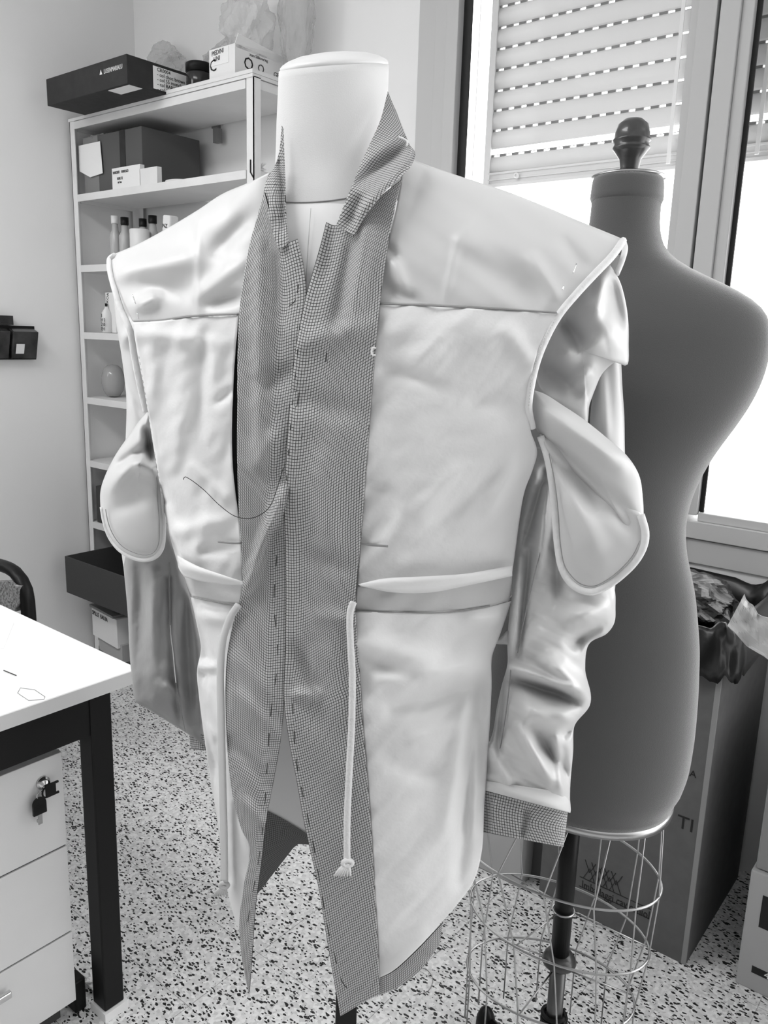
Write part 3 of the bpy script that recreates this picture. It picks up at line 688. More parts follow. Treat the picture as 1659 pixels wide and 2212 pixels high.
for dz in (-.028, -.048): lg.tube([(c0[0] - .01, by0 - .001, c0[2] + dz + (0.006 if dz > -.03 else 0)), (bx1 - .09, by0 - .001, c0[2] + dz + (0.006 if dz > -.03 else 0))], .0008, 4)
lg.build('printed_emblem', 'ink', cr)
# black bag folded over the carton rim
bg_ = thing('refuse_bag', 'shiny black plastic bag crumpled over the rim of the tall carton', 'bag', (-.6, 1.9, .77))
def drape(name, m, outer, seedn, rr=.03, parent=bg_, h=.10, amp=.018):
    rn = np.random.RandomState(seedn); N = 90; K = 16; v = []; f = []
    cen = np.array([(bx0 + bx1) / 2, (by0 + by1) / 2]); hx, hy = (bx1 - bx0) / 2, (by1 - by0) / 2
    fr1 = rn.uniform(0, 6.28, 8)
    for i in range(N):
        t = 2 * PI * i / N; c_, s_ = math.cos(t), math.sin(t); e = .25
        px_, py_ = abs(c_) ** e * math.copysign(1, c_), abs(s_) ** e * math.copysign(1, s_)
        n1 = math.sin(7 * t + fr1[0]) + .7 * math.sin(13 * t + fr1[1]) + .6 * math.sin(23 * t + fr1[2])
        for k in range(K):
            s = k / (K - 1)
            # profile: from inside the carton up over the rim and down outside
            a = -1 + 2.1 * s
            off = outer * math.sin(a * PI / 2) if a > 0 else .05 * a
            zz_ = bz1 + .05 * math.cos(a * 1.4) + (-h * (max(a, 0)) ** 1.5) + (-.12 * max(-a, 0) ** 1.5)
            n2 = math.sin(7 * t + fr1[0] + 3 * a) + .8 * abs(math.sin(5 * t - 3 * a + fr1[3])) + .5 * abs(math.sin(11 * t + 5 * a + fr1[4]))
            v.append((cen[0] + px_ * (hx + off + .006 + amp * (n2 * .5 + .7) * max(a, 0)), cen[1] + py_ * (hy + off + .006 + amp * (n2 * .5 + .7) * max(a, 0)), zz_ + amp * n2 * (.8 if a > -.5 else .2) + amp * .8 * n1 * max(a, 0)))
    for i in range(N):
        for k in range(K - 1): a = i * K + k; b__ = ((i + 1) % N) * K + k; f.append([a, b__, b__ + 1, a + 1])
    v = [(x, min(y, YW - .025), z) for x, y, z in v]
    me = bpy.data.meshes.new(name); me.from_pydata(v, [], f); me.update()
    return link(name, me, m, parent, smooth=True, solid=.0015)
drape('bag_rim', 'bagblack', .012, 5, h=.055, amp=.010)
crumple('bag_bulk', 'bagblack', (-.60, 1.92, .80), (.15, .16, .075), bg_, seed=55, amp=.22, sub=5)
def film_sheet(corners, ypl, amp, seed, n=22):
    """a crumpled sheet of film: sharp random creases across a quad standing at depth ypl"""
    rn = np.random.RandomState(seed); C4 = [aty(*c, ypl + dy) for c, dy in corners]; v = []
    K = rn.normal(0, 1, (7, 2)) * np.linspace(4, 14, 7)[:, None]; ph = rn.uniform(0, 6.28, 7)
    for i in range(n):
        for j in range(n):
            a, b = i / (n - 1), j / (n - 1); p = C4[0] * (1 - a) * (1 - b) + C4[1] * (1 - a) * b + C4[2] * a * b + C4[3] * a * (1 - b)
            d = sum((abs(((K[k][0] * a + K[k][1] * b + ph[k]) / PI) % 2 - 1) - .5) / (1 + .4 * k) for k in range(7)) * amp
            v.append((p[0] + d * .4, p[1] - d, p[2] + d * .6))
    f = [[i * n + j, i * n + j + 1, (i + 1) * n + j + 1, (i + 1) * n + j] for i in range(n - 1) for j in range(n - 1)]
    q = MB(); q.v = v; q.f = f; return q
tag(film_sheet((((1607, 1285), 0), ((1660, 1345), .03), ((1690, 1450), .0), ((1572, 1352), -.02)), 1.72, .020, 61).build('polythene_bag', 'bagwhite', None, solid=.001),
    'silvery crumpled plastic film spilling from the black refuse bag', 'bag')
# lighter carton left of it
c3 = thing('carton_box', 'low pale grey carton left of the tall dark carton behind the wire cage', 'box', (-.95, 1.85, 0))
BX('box_body', 'cartonL', (-1.2, -.862, 1.70, 2.1, 0, .40), c3, bevel=.003)
BX('box_shadow_gap', 'cartonD', (-.861, -.822, 1.76, 2.1, 0, .40), c3, plabel='dark block filling in the shaded gap beside the pale carton')  # dark block put in for the shade between the two cartons
# stack at the right edge
s1 = thing('carton_box', 'grey carton with dark printed panels, lower box of the stack at the right edge', 'box', (-.1, 1.7, 0))
fl = atz(1588, 2122, 0); y0 = fl[1]; x0 = fl[0]; zt1 = aty(1632, 1882, y0)[2]
BX('box_body', 'cartonL', (x0, x0 + .42, y0, y0 + .36, 0, zt1), s1, bevel=.003)
P = aty(1640, 1930, y0); Q = aty(1658, 2010, y0)
BX('printed_panel', 'ink', (P[0] + .008, P[0] + .11, y0 - .001, y0 - .0003, Q[2], P[2]), s1)
text('O', s1, 'inkwhite', (P[0] + .022, y0 - .0016, Q[2] + .02), (1, 0, 0), (0, 0, 1), .05)
P = aty(1625, 2085, y0); Q = aty(1655, 2118, y0)
BX('printed_strip', 'ink', (P[0], P[0] + .12, y0 - .001, y0 - .0003, Q[2] + .004, P[2]), s1)
text('4', s1, 'inkwhite', (P[0] + .026, y0 - .0016, Q[2] + .006), (1, 0, 0), (0, 0, 1), .022)
s2 = thing('carton_box', 'plain grey carton, upper box of the stack at the right edge', 'box', (-.1, 1.7, zt1))
BX('box_body', 'cartonM', (x0 + .006, x0 + .42, y0 + .01, y0 + .37, zt1 + .002, zt1 + .30), s2, bevel=.003)
tag(BX('carton_box', 'cartonM', (x0 + .05, x0 + .4, y0 + .385, y0 + .39 + .05, 0, zt1 + .36), None), 'flattened grey carton standing against the wall behind the right stack', 'box')

# ================================================================== WHITE DUMMY AND JACKET
DB = np.array([-.73, .818, 0]); psi = math.radians(24)
cvec = -DB / np.linalg.norm(DB); uvec = np.array([-cvec[1], cvec[0], 0])
if uvec[0] < 0: uvec = -uvec
gv = math.cos(psi) * cvec - math.sin(psi) * uvec; sv = math.cos(psi) * uvec + math.sin(psi) * cvec
def BP(s, g, z): return DB + sv * s + gv * g + np.array([0, 0, z])
zk = [.30, .45, .60, .73, .94, 1.08, 1.2, 1.3, 1.4, 1.5, 1.6, 1.75]
ck = [.120, .122, .124, .126, .130, .128, .136, .140, .135, .112, .085, .06]
Sk = [.235, .235, .235, .235, .243, .262, .30, .345, .41, .43, .43, .43]
s0k = [.045, .045, .043, .038, .028, .015, .005, 0, 0, 0, 0, 0]
def Wf(s, z):
    c = np.interp(z, zk, ck); S = np.interp(z, zk, Sk); s0 = np.interp(z, zk, s0k)
    q = np.clip(np.abs(s - s0) / S, 0, .999); base = c * (1 - q ** 2.4) ** .62
    zr = 1.625 - .12 * np.clip((np.abs(s) - .08) / .28, 0, 1.2)
    t = np.clip((zr - z) / .11, 0, 1); top_ = np.sqrt(1 - (1 - t) ** 2)
    k = np.clip((np.abs(s) - .07) / .05, 0, 1)
    return base * (1 - k + k * top_) + .0
def solve(PX, PY, disp, Wfun=Wf, t0=.55, t1=1.75, n=260):
    """first crossing of each view ray with the surface g = W(s,z)+disp; grazing rays take the nearest approach"""
    sh_ = PX.shape; px = PX.ravel(); py = PY.ravel(); dsp = np.broadcast_to(disp, sh_).ravel()
    D = (AX @ np.stack([px - CX, py - CY, np.full_like(px, F)])) ; D = D / F
    O3 = O_ - DB; os_, og_, oz = O3 @ sv, O3 @ gv, O3[2]
    ds, dg_, dz = D.T @ sv, D.T @ gv, D[2]
    T = np.linspace(t0, t1, n)
    res = np.zeros(len(px))
    for a in range(0, len(px), 20000):
        sl = slice(a, a + 20000)
        S_ = os_ + np.outer(T, ds[sl]); G_ = og_ + np.outer(T, dg_[sl]); Z_ = oz + np.outer(T, dz[sl])
        Fv = G_ - Wfun(S_, Z_) - dsp[sl]
        neg = Fv <= 0; hit = neg.any(0); i1 = np.argmax(neg, 0); i1 = np.clip(i1, 1, n - 1)
        c_ = np.arange(Fv.shape[1]); f0 = Fv[i1 - 1, c_]; f1 = Fv[i1, c_]
        tt = T[i1 - 1] + (T[i1] - T[i1 - 1]) * f0 / np.where(np.abs(f0 - f1) < 1e-9, 1e-9, f0 - f1)
        im = np.argmin(Fv, 0); res[sl] = np.where(hit, tt, T[im])
    P3 = O_[:, None] + D * res
    return P3.T.reshape(*sh_, 3)
FA = 2.0      # how pronounced the drawn folds are
def ridges(PX, PY, fs):
    d = np.zeros_like(PX)
    for x1, y1, x2, y2, wd, am in fs:
        vx, vy = x2 - x1, y2 - y1; L2 = vx * vx + vy * vy
        t = ((PX - x1) * vx + (PY - y1) * vy) / L2; tcl = np.clip(t, 0, 1)
        dx = PX - (x1 + vx * tcl); dy = PY - (y1 + vy * tcl)
        fade = np.exp(-((tcl - .45) / .55) ** 4)
        d += FA * am * np.exp(-(dx * dx + dy * dy) / (wd * wd)) * fade
    return d
_rn = np.random.RandomState(7)
def wrinkle(PX, PY, scale, amp, seed, ang=0, an=3.0):
    rn = np.random.RandomState(seed); ca, sa = math.cos(ang), math.sin(ang)
    U = (PX * ca + PY * sa) / scale / an; V = (-PX * sa + PY * ca) / scale; d = np.zeros_like(PX)
    for i in range(9):
        a, b__ = rn.normal(0, 1, 2) * (1 + i * .35); ph = rn.uniform(0, 6.28)
        w2 = .6 * np.sin(rn.normal() * U + rn.uniform(0, 6))
        d += np.sin(a * U + b__ * V + ph + w2) / (1 + i * .5)
    return d * amp * .75
def relax(P, it=2):
    for _ in range(it):
        Q = P.copy(); Q[1:-1, 1:-1] = .5 * P[1:-1, 1:-1] + .125 * (P[:-2, 1:-1] + P[2:, 1:-1] + P[1:-1, :-2] + P[1:-1, 2:]); P = Q
    return P
def grid_mesh(name, P, m, parent, solid=.0012, uvflip=False, plabel=None, smooth=True, uvs=1.0, offset=0, shear=0, rawv=False):
    nv, nu = P.shape[:2]
    me = bpy.data.meshes.new(name)
    idx = np.arange(nv * nu).reshape(nv, nu)
    F_ = np.stack([idx[:-1, :-1], idx[1:, :-1], idx[1:, 1:], idx[:-1, 1:]], -1).reshape(-1, 4)
    me.from_pydata(P.reshape(-1, 3).tolist(), [], F_.tolist()); me.update()
    uu = np.zeros((nv, nu)); uu[:, 1:] = np.cumsum(np.linalg.norm(np.diff(P, axis=1), axis=2), 1)
    vv = np.zeros((nv, nu)); vv[1:] = np.cumsum(np.linalg.norm(np.diff(P, axis=0), axis=2), 0)
    def sm(a):      # the weave drifts slowly, without following each small crease
        w_ = min(21, (a.shape[0] // 4) * 2 + 1)
        if w_ < 3: return a
        pad_ = np.concatenate([np.repeat(a[:1], w_ // 2, 0), a, np.repeat(a[-1:], w_ // 2, 0)]); c_ = np.cumsum(np.concatenate([np.zeros_like(a[:1]), pad_]), 0)
        return (c_[w_:] - c_[:-w_]) / w_
    uu = sm(uu); vv = sm(vv.T).T
    if uvflip: uu = uu - uu[:, -1:]
    if rawv: vv = vv - P[:1, :, 2] 
    # rows run level across the cloth: average the length down the middle
    mid = vv[:, nu // 2]; vv = vv if rawv else np.repeat(mid[:, None], nu, 1) * .75 + vv * .25
    if shear: uu = uu + shear * vv
    uvl = me.uv_layers.new(name='UVMap'); fl_ = F_.reshape(-1)
    uv = np.stack([uu.ravel()[fl_], vv.ravel()[fl_]], 1).astype(np.float32).ravel() * uvs
    uvl.data.foreach_set('uv', uv)
    return link(name, me, m, parent, smooth=smooth, solid=solid, plabel=plabel, offset=offset)
def coons(top_, bot_, left, right, step=5):
    def ln(c): c = np.array(c, float); return np.linalg.norm(np.diff(c, axis=0), axis=1).sum()
    nu = max(4, int(max(ln(top_), ln(bot_)) / step)); nv = max(4, int(max(ln(left), ln(right)) / step))
    T = spline(top_, nu); B = spline(bot_, nu); Lc = spline(left, nv); Rc = spline(right, nv)
    u_ = np.linspace(0, 1, nu)[None, :, None]; v_ = np.linspace(0, 1, nv)[:, None, None]
    P = (1 - v_) * T[None] + v_ * B[None] + (1 - u_) * Lc[:, None] + u_ * Rc[:, None]
    P -= (1 - u_) * (1 - v_) * T[0] + u_ * (1 - v_) * T[-1] + (1 - u_) * v_ * B[0] + u_ * v_ * B[-1]
    return P[..., 0], P[..., 1]
def panel(name, m, top_, bot_, left, right, off=0, folds=(), wr=None, step=5, Wfun=Wf, parent=None, **k):
    PX, PY = coons(top_, bot_, left, right, step)
    d = np.full(PX.shape, float(off)) + ridges(PX, PY, folds)
    if wr:
        for w_ in wr: d = d + wrinkle(PX, PY, *w_)
    P = relax(solve(PX, PY, d, Wfun), 3)
    return grid_mesh(name, P, m, parent, **k)
def surf_pts(pts, off, n=60, Wfun=Wf, smooth=True):
    S_ = spline(pts, n) if smooth else np.array(pts, float)
    return solve(S_[:, 0], S_[:, 1], np.full(len(S_), float(off)), Wfun)
def line(name, m, pts, r, off, parent, n=60, seg=6, Wfun=Wf, flat=1.0, **k):
    P = surf_pts(pts, off, n, Wfun); return MB().tube([tuple(p) for p in P], r, seg, flat=flat).build(name, m, parent, smooth=True, **k)
def plane_pts(px, py, g):
    """points of view rays on the vertical plane at distance g in front of the dummy's axis (g may be an array)"""
    px = np.asarray(px, float); py = np.asarray(py, float); D = (AX @ np.stack([px.ravel() - CX, py.ravel() - CY, np.full(px.size, F)])) / F
    O3 = O_ - DB; t = (np.broadcast_to(g, px.shape).ravel() - O3 @ gv) / (D.T @ gv)
    return (O_[:, None] + D * t).T.reshape(*px.shape, 3)
def pad(name, m, outline, g0, th, parent, folds=(), wr=None, n=120, rings_=26, expo=.5, gfun=None, **k):
    """puffed closed form whose outline, seen from the front, is the given curve"""
    Oc = spline(list(outline) + [outline[0]], n + 1)[:-1]; c = Oc.mean(0)
    R2 = np.linspace(0, 1, rings_) ** .8
    PX = c[0] + np.outer(R2, Oc[:, 0] - c[0]); PY = c[1] + np.outer(R2, Oc[:, 1] - c[1])
    prof = (1 - np.minimum(R2, 1) ** 2.6) ** expo
    g_b = g0 if gfun is None else gfun(PX, PY)
    d = th * prof[:, None] * np.ones_like(PX) + ridges(PX, PY, folds) * np.clip(prof * 1.4, 0, 1)[:, None]
    if wr:
        for w_ in wr: d = d + wrinkle(PX, PY, *w_) * np.clip(prof * 1.4, 0, 1)[:, None]
    Pf = plane_pts(PX, PY, g_b + d); edge = Pf[-1]
    Pb = plane_pts(PX, PY, g_b) - gv[None, None] * (th * .8 * prof)[:, None, None]
    v = []; f = []
    v += Pf.reshape(-1, 3).tolist(); nb = len(v); v += Pb[:-1].reshape(-1, 3).tolist()
    for i in range(rings_ - 1):
        for j in range(n):
            a, b__ = i * n + j, i * n + (j + 1) % n; f.append([a, b__, b__ + n, a + n])
            if i < rings_ - 2: a, b__ = nb + i * n + j, nb + i * n + (j + 1) % n; f.append([a, a + n, b__ + n, b__])
            else:
                a, b__ = nb + i * n + j, nb + i * n + (j + 1) % n; c_, d_ = (rings_ - 1) * n + (j + 1) % n, (rings_ - 1) * n + j; f.append([a, d_, c_, b__])
    me = bpy.data.meshes.new(name); me.from_pydata(v, [], f); me.update()
    bm = bmesh.new(); bm.from_mesh(me); bmesh.ops.remove_doubles(bm, verts=bm.verts, dist=1e-6); bmesh.ops.recalc_face_normals(bm, faces=bm.faces); bm.to_mesh(me); bm.free()
    return link(name, me, m, parent, smooth=True, **k)
def tube_rows(name, m, left, right, g0, th, parent, folds=(), wr=None, n=110, nu=56, gl=None, solid=.0012, capped=False, **k):
    """hollow cloth tube between two silhouette curves"""
    Lc = spline(left, n); Rc = spline(right, n); th_ = np.interp(np.linspace(0, 1, n), np.linspace(0, 1, len(th)), th) if isinstance(th, (list, tuple)) else np.full(n, th)
    gg = np.interp(np.linspace(0, 1, n), np.linspace(0, 1, len(g0)), g0) if isinstance(g0, (list, tuple)) else np.full(n, g0)
    a = np.linspace(0, 2 * PI, nu * 2 + 1)
    cs = (1 - np.cos(a)) / 2; sn = np.sin(a); sn = np.sign(sn) * np.abs(sn) ** .8
    PX = Lc[:, 0][:, None] * (1 - cs) + Rc[:, 0][:, None] * cs; PY = Lc[:, 1][:, None] * (1 - cs) + Rc[:, 1][:, None] * cs
    d = ridges(PX, PY, folds)
    if wr:
        for w_ in wr: d = d + wrinkle(PX, PY, *w_)
    front = np.clip(sn * 1.6, 0, 1)[None, :]
    G = gg[:, None] + th_[:, None] * sn[None, :] + d * front
    Pl = plane_pts(PX, PY, gg[:, None] * np.ones_like(PX))
    Pf = plane_pts(PX, PY, G); P = np.where((sn > 0)[None, :, None], Pf, Pl + gv[None, None] * (th_[:, None] * sn[None, :])[..., None])
    return grid_mesh(name, P, m, parent, solid=solid, **k)

# ---- white tailor's dummy
d1 = thing('tailor_dummy', "white calico tailor's dummy wearing the unfinished jacket", 'dummy', (DB[0], DB[1], 0))
def bloft(rows, name, m, parent, seg=64, ex=2.2):
    s = MB()
    for z, a, b__, s0, g0 in rows:
        for k in range(seg):
            t = 2 * PI * k / seg; ct, st = math.cos(t), math.sin(t)
            s.v.append(tuple(BP(s0 + math.copysign(abs(ct) ** (2 / ex), ct) * a, g0 + math.copysign(abs(st) ** (2 / ex), st) * b__, z)))
    for i in range(len(rows) - 1):
        for k in range(seg): a = i * seg + k; b__ = i * seg + (k + 1) % seg; s.f.append([a, b__, b__ + seg, a + seg])
    s.f.append(list(range(seg))); s.f.append([(len(rows) - 1) * seg + k for k in range(seg)])
    return s.build(name, m, parent, smooth=True)
def catrows(rows, n):
    return [tuple(r) for r in spline(rows, n)]
BR = catrows([(1.70, .067, .066, -.0205, -.004), (1.65, .068, .067, -.020, .0), (1.60, .0695, .070, -.018, .004), (1.57, .077, .079, -.013, .005), (1.54, .092, .089, -.008, .004), (1.50, .125, .100, -.003, .001), (1.45, .160, .109, 0, 0), (1.38, .18, .113, 0, 0), (1.25, .17, .106, 0, 0), (1.10, .155, .095, 0, 0), (1.0, .165, .10, 0, 0), (.92, .165, .10, 0, 0)], 110)
tw = bloft(BR, 'torso', 'd1', d1)
# the neck ends in a slanted cut, lower at the front
for v in tw.data.vertices:
    if v.co.z > 1.6:
        gg_ = (np.array(v.co) + np.array(wloc(d1)) - DB) @ gv; k_ = (v.co.z - 1.6) / .1
        v.co.z += k_ * (.0215 - .268 * gg_)
fr_ = Matrix.Translation(tuple(BP(-.0205, -.004, 1.7225 + .002)))
tl = Matrix.Rotation(math.radians(15), 4, Vector(sv) * -1) @ Matrix.Identity(4)
if (tl.to_3x3() @ Vector((0, 0, 1))).dot(Vector(gv)) < 0: tl = Matrix.Rotation(math.radians(15), 4, Vector(sv))
prof = [(.0, .0155), (.02, .015), (.042, .0125), (.056, .0085), (.064, .0045), (.0675, .0015), (.0675, -.002), (.06, -.006), (0, -.006)]
q = MB().lathe(prof, fr=fr_ @ tl, seg=48, cap=False); q.build('neck_cap', 'd1cap', d1, smooth=True, plabel='smooth white domed neck cap')
def seam_pt(t):
    z = 1.586 - .036 * math.sin(t); c5 = [np.interp(z, [r[0] for r in BR][::-1], [r[k] for r in BR][::-1]) for k in range(5)]
    ex = 2.2; ct, st = math.cos(t), math.sin(t)
    return tuple(BP(c5[3] + math.copysign(abs(ct) ** (2 / ex), ct) * (c5[1] + .0004), c5[4] + math.copysign(abs(st) ** (2 / ex), st) * (c5[2] + .0004), z))
P = [seam_pt(t) for t in np.linspace(0, 2 * PI, 120)[:-1]]
tw.data.materials.append(MT['d1w'])      # the body below the neck seam is cut from a whiter cloth
for p_ in tw.data.polygons:
    c_ = np.array(p_.center) + np.array(wloc(d1)) - DB
    if c_[2] < 1.586 - .036 * np.clip((c_ @ gv) / .08, -1, 1): p_.material_index = 1
MB().tube(P, .0008, 6, closed=True).build('neck_seam', 'seam', d1, smooth=True)
MB().tube([tuple(BP(0.0, g, z)) for g, z in ((.0985, 1.542), (.1045, 1.50), (.1135, 1.42), (.1135, 1.38))], .0005, 5).build('front_seam', 'band', d1, smooth=True)
pc = atz(746, 2215, .30)
pole = BP(.028, 0, 0)
MB().box(-.0165, .0165, -.0165, .0165, .02, .93, Matrix.Translation(tuple(pole)) @ Matrix.Rotation(math.atan2(cvec[1], cvec[0]), 4, 'Z')).build('pole', 'black', d1, bevel=.002)
MB().lathe([(.17, 0), (.17, .008), (.15, .016), (.03, .024), (.02, .04)], tuple(pole)).build('base', 'black', d1, smooth=True)

# ---- jacket
jk = thing('jacket', 'unfinished inside-out jacket, white lining with finely checked front facings', 'jacket', (DB[0], DB[1], 1.0))
# back: closes the garment behind the dummy (g < 0), down to a checked hem
def back_panel(name, m, s_a, s_b, z_a, z_b, zfun=None, ns=60, nz=60, gofs=0, solid=.0012):
    s_ = np.linspace(s_a, s_b, ns)[None, :] * np.ones((nz, 1)); z_ = np.linspace(z_a, z_b, nz)[:, None] * np.ones((1, ns))
    if zfun is not None: s_, z_ = zfun(s_, z_)
    g = -.8 * Wf(s_, z_) + gofs
    P = DB + s_[..., None] * sv + g[..., None] * gv + z_[..., None] * np.array([0, 0, 1.])
    return grid_mesh(name, P, m, jk, solid=solid, rawv=name == 'back_hem')
def zf(s, z):
    t = (1.62 - z) / (1.62 - .70)
    S = np.interp(z, zk, Sk) * .995; s0 = np.interp(z, zk, s0k)
    lim = np.interp(z, [.6, .95, 1.1, 1.3, 1.4, 1.5], [.225, .23, .245, .262, .30, .345])
    lim = np.where((s > 0) & (z < 1.1), np.interp(z, [.6, .95, 1.1], [.12, .15, .245]), lim)
    zr = 1.610 - .12 * np.clip((np.abs(s * lim) - .08) / .28, 0, 1.2)
    z2 = np.where(z > 1.5, zr - (1.62 - z) / (1.62 - 1.5) * (zr - 1.5) , z)
    return s0 + s * lim, z2
back_panel('back_panel', 'satinS', -1, 1, 1.62, .585, zf)
def hem_cut(s, z): 
    ss = np.interp(z, zk, s0k) + s * np.where(s > 0, .12, .225); za2 = np.clip(.60 - (ss + .10) * .7, .58, .66); zb2 = np.clip(.57 + (ss + .10) * 1.6, .46, .57); return ss, za2 - (.605 - z) / .10 * (za2 - zb2)
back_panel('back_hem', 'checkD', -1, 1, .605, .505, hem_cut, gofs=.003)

# left side of the picture ------------------------------------------------
panel('shoulder_yoke', 'satin', [(240, 552), (300, 527), (365, 492), (430, 453), (480, 420), (540, 394), (584, 372)], [(287, 694), (340, 693), (420, 683), (524, 679)],
      [(240, 552), (248, 600), (266, 650), (287, 694)], [(584, 372), (568, 440), (548, 520), (530, 600), (524, 679)], 0,
      folds=[(255, 590, 420, 560, 26, .006), (300, 660, 340, 640, 14, .006), (430, 470, 428, 680, 7, .0012), (470, 540, 540, 470, 20, -.005), (430, 640, 530, 560, 18, .004), (455, 655, 530, 640, 14, -.005), (300, 600, 420, 640, 25, -.004)], wr=[(40, .002, 3, .9)], parent=jk)
panel('front_panel', 'cotton', [(287, 696), (340, 694), (420, 684), (516, 680)], [(385, 1218), (430, 1232), (480, 1246), (524, 1258)],
      [(287, 696), (297, 760), (312, 840), (322, 900), (335, 980), (352, 1080), (368, 1160), (385, 1218)], [(516, 680), (510, 740), (504, 830), (501, 920), (502, 1000), (508, 1060), (516, 1120), (522, 1190), (524, 1258)], .003,
      folds=[(300, 720, 480, 740, 16, .004), (330, 740, 330, 880, 18, .003), (400, 720, 380, 1000, 20, .003), (440, 720, 430, 960, 14, -.003), (460, 760, 470, 880, 16, .003), (340, 1040, 420, 1160, 20, -.004), (380, 1150, 500, 1120, 16, .004), (420, 1010, 500, 1090, 14, .003), (470, 870, 505, 840, 8, -.003), (440, 1190, 520, 1180, 12, -.004)],
      wr=[(26, .0020, 11, 1.9), (12, .0009, 12, 2.1)], parent=jk)
panel('waist_tuck', 'cotton', [(384, 1200), (425, 1222), (475, 1240), (524, 1256)], [(398, 1246), (440, 1256), (490, 1262), (524, 1262)], [(384, 1200), (386, 1225), (398, 1246)], [(524, 1256), (525, 1262)], .013,
      folds=[(390, 1222, 520, 1258, 12, .006)], parent=jk)
panel('waist_tape', 'band', [(398, 1244), (440, 1252), (490, 1258), (528, 1258)], [(415, 1289), (450, 1296), (480, 1303), (520, 1306)], [(398, 1244), (405, 1265), (415, 1289)], [(528, 1258), (520, 1306)], .002,
      wr=[(20, .0015, 5, .2)], parent=jk, plabel='grey waist tape between the white panels')
panel('skirt_panel', 'cotton', [(412, 1290), (450, 1296), (480, 1303), (518, 1306)], [(516, 2010), (520, 2012), (525, 2014), (530, 2016)],
      [(412, 1290), (426, 1350), (434, 1400), (426, 1450), (430, 1500), (440, 1580), (454, 1680), (468, 1760), (480, 1850), (498, 1950), (516, 2010)],
      [(522, 1306), (498, 1400), (494, 1500), (500, 1600), (512, 1720), (538, 1815), (541, 1860), (530, 1950), (530, 2016)], -.004,
      folds=[(425, 1360, 470, 1460, 14, -.006), (430, 1440, 470, 1440, 10, .006), (430, 1330, 490, 1340, 16, .004), (445, 1480, 450, 1640, 12, .004), (515, 1740, 535, 1840, 10, .002), (470, 1600, 500, 1900, 8, -.004)],
      wr=[(30, .0022, 21, 1.2), (12, .0008, 22, 1.0)], parent=jk)
panel('dark_gap_strip', 'ink', [(500, 700), (530, 700)], [(500, 1150), (530, 1150)], [(500, 700), (500, 900), (500, 1150)], [(530, 700), (530, 1150)], -.012, parent=jk, plabel='black strip added behind the gap as its shade')  # black strip added behind the panels so the gap looks dark
# facing, left half
LF_R = [(643, 517), (655, 570), (662, 640), (655, 700), (648, 800), (640, 900), (632, 1000), (618, 1100), (619, 1200), (619, 1300), (617, 1400), (614, 1510), (607, 1590), (590, 1690), (575, 1770), (565, 1860), (552, 1960), (545, 2060), (539, 2143)]
LF_L = [(572, 415), (556, 470), (542, 520), (528, 590), (519, 660), (514, 760), (513, 880), (513, 1000), (517, 1110), (522, 1200), (524, 1270), (508, 1330), (491, 1420), (488, 1520), (493, 1630), (502, 1710), (522, 1790), (540, 1830), (528, 1910), (518, 1990), (522, 2060), (537, 2143)]
fcL = panel('front_facing', 'check', [(572, 415), (590, 480), (605, 532), (624, 524), (643, 517)], [(537, 2143), (538, 2143.5), (539, 2143)], LF_L, LF_R, .006,
      folds=[(560, 520, 560, 1000, 14, .004), (600, 560, 600, 760, 12, -.003), (615, 1060, 524, 1290, 11, .010), (590, 1150, 530, 1260, 10, -.004), (560, 830, 640, 800, 22, -.004), (560, 1000, 600, 930, 20, .004), (500, 1600, 600, 1720, 14, -.004), (520, 1500, 610, 1600, 14, .004), (515, 1420, 580, 1500, 16, .003), (530, 1730, 580, 1790, 12, .004), (575, 430, 650, 560, 12, .003)],
      wr=[(45, .0022, 31, 1.4)], step=4, parent=jk, uvflip=True)
# right half
RF_L = [(705, 480), (692, 530), (675, 590), (661, 640), (648, 705), (638, 760), (630, 830), (623, 920), (617, 1020), (614, 1090), (617, 1180), (618, 1300), (617, 1400), (614, 1510), (625, 1600), (640, 1680), (660, 1790), (690, 1925), (705, 2020), (722, 2120), (735, 2195)]
RF_R = [(868, 388), (855, 440), (843, 500), (830, 580), (820, 658), (810, 760), (800, 880), (792, 990), (783, 1110), (776, 1200), (768, 1300), (770, 1360), (776, 1440), (783, 1560), (793, 1680), (802, 1800), (809, 1920), (815, 2020), (820, 2148)]
fcR = panel('front_facing', 'check', [(705, 480), (722, 487), (760, 478), (815, 430), (868, 388)], [(735, 2195), (760, 2180), (790, 2162), (820, 2148)], RF_L, RF_R, .010,
      folds=[(720, 500, 700, 600, 16, -.003), (790, 500, 760, 700, 18, .005), (760, 540, 720, 720, 16, -.004), (660, 740, 800, 700, 22, .004), (640, 860, 780, 900, 26, -.003), (700, 1000, 720, 1200, 26, .004), (640, 1400, 690, 1500, 16, -.006), (640, 1500, 690, 1500, 10, .007), (650, 1560, 760, 1700, 30, .003), (660, 1200, 760, 1230, 20, -.003), (690, 1330, 760, 1340, 16, .003), (740, 1360, 760, 1600, 12, -.003)],
      wr=[(55, .0022, 32, 1.2)], step=4, parent=jk)
